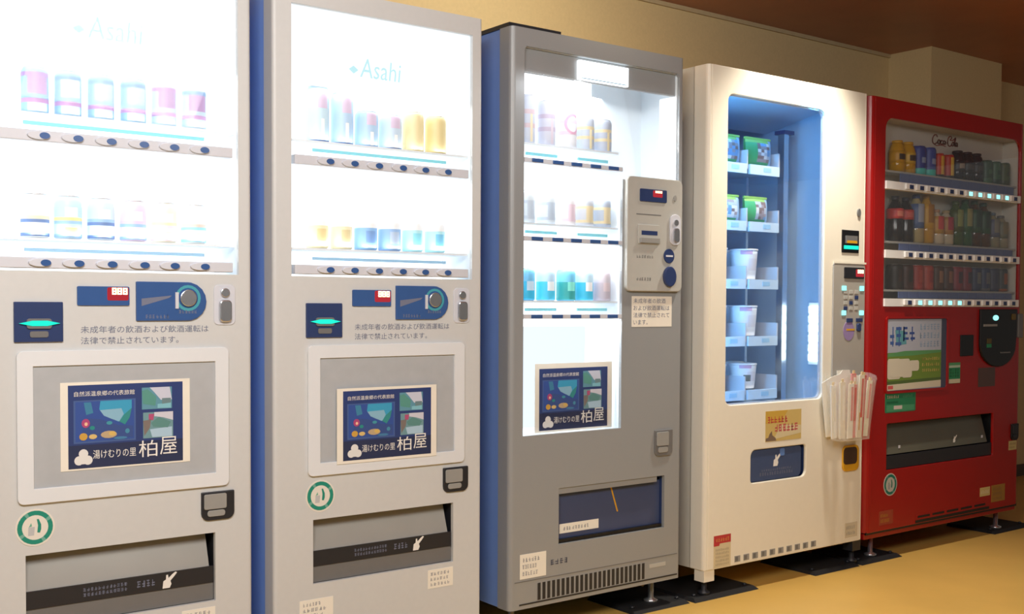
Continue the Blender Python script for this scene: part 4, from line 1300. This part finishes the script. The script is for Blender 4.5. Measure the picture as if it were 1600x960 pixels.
for q in ((0, 1, 2, 3), (7, 6, 5, 4), (0, 4, 5, 1), (3, 2, 6, 7), (0, 3, 7, 4), (1, 5, 6, 2)):
    mb.face(list(q))
d = mb.build('delivery_door', paint('dark_olive_flap', (92, 90, 76), 0.3, 0, 0.15, 3), m5)
MB().box(0.138, 0.936, 0.006, 0.016, 0.366, 0.420).build('flap_foot', MT['dark'], d)
hand_icon(d, 0.655, 0.455, 0.030, 0.0155)
for sx in (0.240, 0.866):
    MB().box(sx, sx + 0.014, 0.0152, 0.0156, 0.445, 0.457).build('flap_mark', MT['coolgrey'], d)
coin_return(m5, 1.086, 1.148, 0.420, 0.495, 0, 'black', 'dark')
maker_label(m5, 1.072, 1.140, 0.375, 0.417, 0, 55, 2, 'small_label', (196, 180, 120), (140, 110, 80))
round_sticker(m5, 0.165, 0.304, 0.046, 0, 0.8)
maker_label(m5, 0.092, 0.187, 0.143, 0.200, 0, 56, 2, 'gold_label', (150, 60, 40), (176, 130, 40))
maker_label(m5, 0.838, 0.920, 0.185, 0.224, 0, 57, 1, 'cream_label', (206, 184, 120), (230, 220, 190))
maker_label(m5, 0.932, 1.046, 0.150, 0.226, 0, 58, 3, 'gold_label', (156, 114, 46), (130, 96, 60))
MB().box(0.012, 1.156, 0.004, 0.010, 0.112, 0.124).build('kick_groove', MT['black'], m5)
gr = MB().box(0.345, 0.915, -0.0006, 0, 0.124, 0.158).build('grille', MT['red'], m5)
for i in range(5):
    gx = 0.362 + i * 0.108
    MB().box(gx, gx + 0.088, -0.0014, -0.0006, 0.144, 0.153).build('grille_slot', MT['black'], gr)
MB().box(0.345, 0.915, -0.0014, -0.0006, 0.124, 0.136).build('grille_slot', MT['black'], gr)
for fx, fy in ((0.107, 0.050), (1.06, 0.05), (0.107, 0.72), (1.06, 0.72)):
    MB().lathe(FOOT[:-1] + [(0.010, 0.081)], 14, fx, fy, 0.012 if fy < .5 else 0.0).build('levelling_foot', MT['chrome'], m5)

# goods in the red machine
GRP = 'drinks in the red machine'
px5 = lambda i: X5 + 0.252 + i * 0.0740
YL, BL, BK = (196, 150, 40), (52, 74, 150), (30, 32, 46)
row1 = [('b', YL, 'yellow small bottle with black label', (YL, (60, 56, 50))), ('b', YL, 'amber small bottle with dark label', ((206, 168, 60), (70, 64, 60))),
        ('c', BL, 'dark blue can with aqua base', (60, 190, 180)), ('c', (60, 84, 160), 'mid blue can with aqua marks', (60, 190, 180)),
        ('s', (186, 54, 40), 'red and gold slim can', (226, 180, 70)), ('s', (176, 44, 36), 'red slim can with yellow stripe', (232, 196, 80)),
        ('k', BK, 'black bottle can with amber base', (176, 120, 40)), ('k', (34, 34, 44), 'black bottle can with brown base', (150, 100, 40)), ('k', (32, 34, 48), 'navy black bottle can', (110, 80, 50)),
        ('c', (50, 84, 66), 'dark green can', (70, 110, 84)), ('c', (58, 100, 74), 'mid green can', (40, 70, 60)), ('c', (70, 86, 44), 'olive green can', (60, 70, 40))]
for i, (kd, c, ad_, c2) in enumerate(row1):
    lb = '%s, %s from left on top shelf of red machine' % (ad_, NUM[i])
    x = px5(i)
    if kd == 'b':
        bottle('small_bottle', x, 0.050, 1.583, 0.0325, 0.132, c, c2, (206, 160, 50), lb, 'bottle', GRP, (0.30, 0.66), 0.6)
    elif kd == 'k':
        bottle('bottle_can', x, 0.050, 1.583, 0.0320, 0.128, c, ((36, 38, 52), (150, 140, 130)) if i == 6 else ((36, 38, 52), (70, 66, 66)), (28, 30, 44), lb, 'bottle', GRP, (0.06, 0.30) if False else (0.30, 0.64), 0.62)
    elif kd == 's':
        can('slim_can', x, 0.050, 1.583, 0.0265, 0.104, c, [(0, .08, (60, 46, 50))], lb, 'can', GRP, front=[(.15, .9, .45, c2)])
    else:
        can('drink_can', x, 0.050, 1.583, 0.0325, 0.122 if i < 5 else 0.104, c, [(0, .2, c2)], lb, 'can', GRP, front=[(.4, .55, .5, (150, 165, 200) if i < 5 else c2)])
CO, GN = (44, 40, 42), (52, 86, 48)
row2 = [(CO, ((196, 60, 60), (222, 130, 110)), (50, 50, 58), .190, 'cola bottle with red label'), (CO, ((190, 64, 62), (206, 100, 90)), (46, 46, 56), .188, 'cola bottle with faded red label'),
        ((176, 162, 120), ((86, 110, 160), (170, 180, 200)), (60, 80, 140), .205, 'clear bottle with blue label'), ((196, 150, 50), ((206, 160, 50), (170, 120, 40)), (190, 150, 50), .208, 'golden yellow bottle'),
        ((206, 196, 172), ((190, 150, 70), (200, 80, 80)), (190, 150, 120), .150, 'clear bottle with pink mark'), ((200, 190, 166), ((176, 130, 70), (170, 60, 80)), (180, 160, 120), .150, 'clear bottle with crimson mark'),
        ((70, 92, 46), ((76, 90, 44), (140, 150, 90)), (70, 90, 50), .195, 'olive green tea bottle'), ((48, 92, 58), ((50, 96, 62), (150, 150, 100)), (40, 90, 60), .205, 'green tea bottle'),
        ((74, 46, 28), ((44, 86, 58), (36, 66, 60)), (40, 84, 60), .205, 'brown bottle with green top'), ((84, 52, 30), ((40, 80, 56), (36, 60, 52)), (44, 80, 70), .200, 'brown bottle with dark green label'),
        ((150, 146, 120), ((96, 104, 130), (140, 140, 130)), (90, 110, 130), .160, 'dim clear bottle with grey blue label'), ((156, 150, 124), ((120, 124, 110), (130, 120, 90)), (110, 110, 110), .150, 'dim clear bottle with grey label')]
for i, (c, lc, cc, h, ad_) in enumerate(row2):
    bottle('plastic_bottle', px5(i) - 0.008, 0.050, 1.297, 0.0335, h, c, lc, cc, '%s, %s from left on middle shelf of red machine' % (ad_, NUM[i]), 'bottle', GRP,
           (0.50, 0.72) if i < 2 else (0.30, 0.80))
row3 = [((52, 48, 44), (66, 50, 44), 'black'), ((74, 52, 46), (52, 54, 48), 'dark brown'), ((160, 62, 56), (176, 80, 66), 'brick red'), ((168, 70, 58), (150, 56, 56), 'red'),
        ((78, 54, 44), (150, 110, 84), 'brown beige fronted'), ((74, 50, 46), (140, 96, 76), 'brown tan fronted'), ((132, 46, 62), (66, 48, 62), 'crimson'), ((120, 42, 58), (60, 46, 66), 'crimson navy belted'),
        ((48, 58, 92), (110, 112, 110), 'navy'), ((46, 60, 98), (100, 100, 106), 'navy teal footed'), ((58, 62, 88), (48, 54, 84), 'slate blue'), ((60, 66, 70), (150, 80, 40), 'grey orange footed')]
for i, (c, c2, ad_) in enumerate(row3):
    can('drink_can', px5(i) - 0.006, 0.050, 1.100, 0.0335, 0.106, c, [(.9, 1, c), (0.0, .12, c2 if i > 8 else c)],
        '%s can, %s from left on bottom shelf of red machine' % (ad_, NUM[i]), 'can', GRP, front=[(.35, .75, .5, c2)])

# ------------------------------------------------------------------ black floor plates under the feet
PL = [(2.50, 2.762, 0.0, 0.24, 'black floor plate under the right foot of the slate grey machine'),
      (2.775, 3.105, -0.012, 0.25, 'black floor plate under the left leg of the cream white machine'),
      (3.430, 3.706, -0.012, 0.26, 'black floor plate under the right leg of the cream white machine'),
      (3.722, 3.992, -0.012, 0.24, 'black floor plate under the left foot of the red machine'),
      (4.720, 5.040, 0.0, 0.24, 'black floor plate under the right foot of the red machine')]
for a, b, y0, y1, lb in PL:
    t = empty('floor_plate', ((a + b) / 2, y0, 0), lb, 'floor plate', 'black anti tip plates under the machines')
    w = (b - a) / 2
    mb = MB()
    mb.v += [(-w, 0.012, 0), (w, 0.012, 0), (w, y1 - y0, 0), (-w, y1 - y0, 0), (-w + .01, 0.018, 0.012), (w - .01, 0.018, 0.012), (w - .01, y1 - y0, 0.012), (-w + .01, y1 - y0, 0.012)]
    mb.v[0] = (-w, 0.0, 0)
    mb.v[1] = (w, 0.0, 0)
    for q in ((0, 3, 2, 1), (4, 5, 6, 7), (0, 1, 5, 4), (1, 2, 6, 5), (2, 3, 7, 6), (3, 0, 4, 7)):
        mb.face(list(q))
    mb.build('plate', MT['rubber'], t)
    for bx in (-w * .8, w * .8):
        MB().lathe([(0.008, 0.012), (0.008, 0.018), (0.004, 0.020)], 8, bx, 0.04, 0).build('bolt', MT['dark'], t)
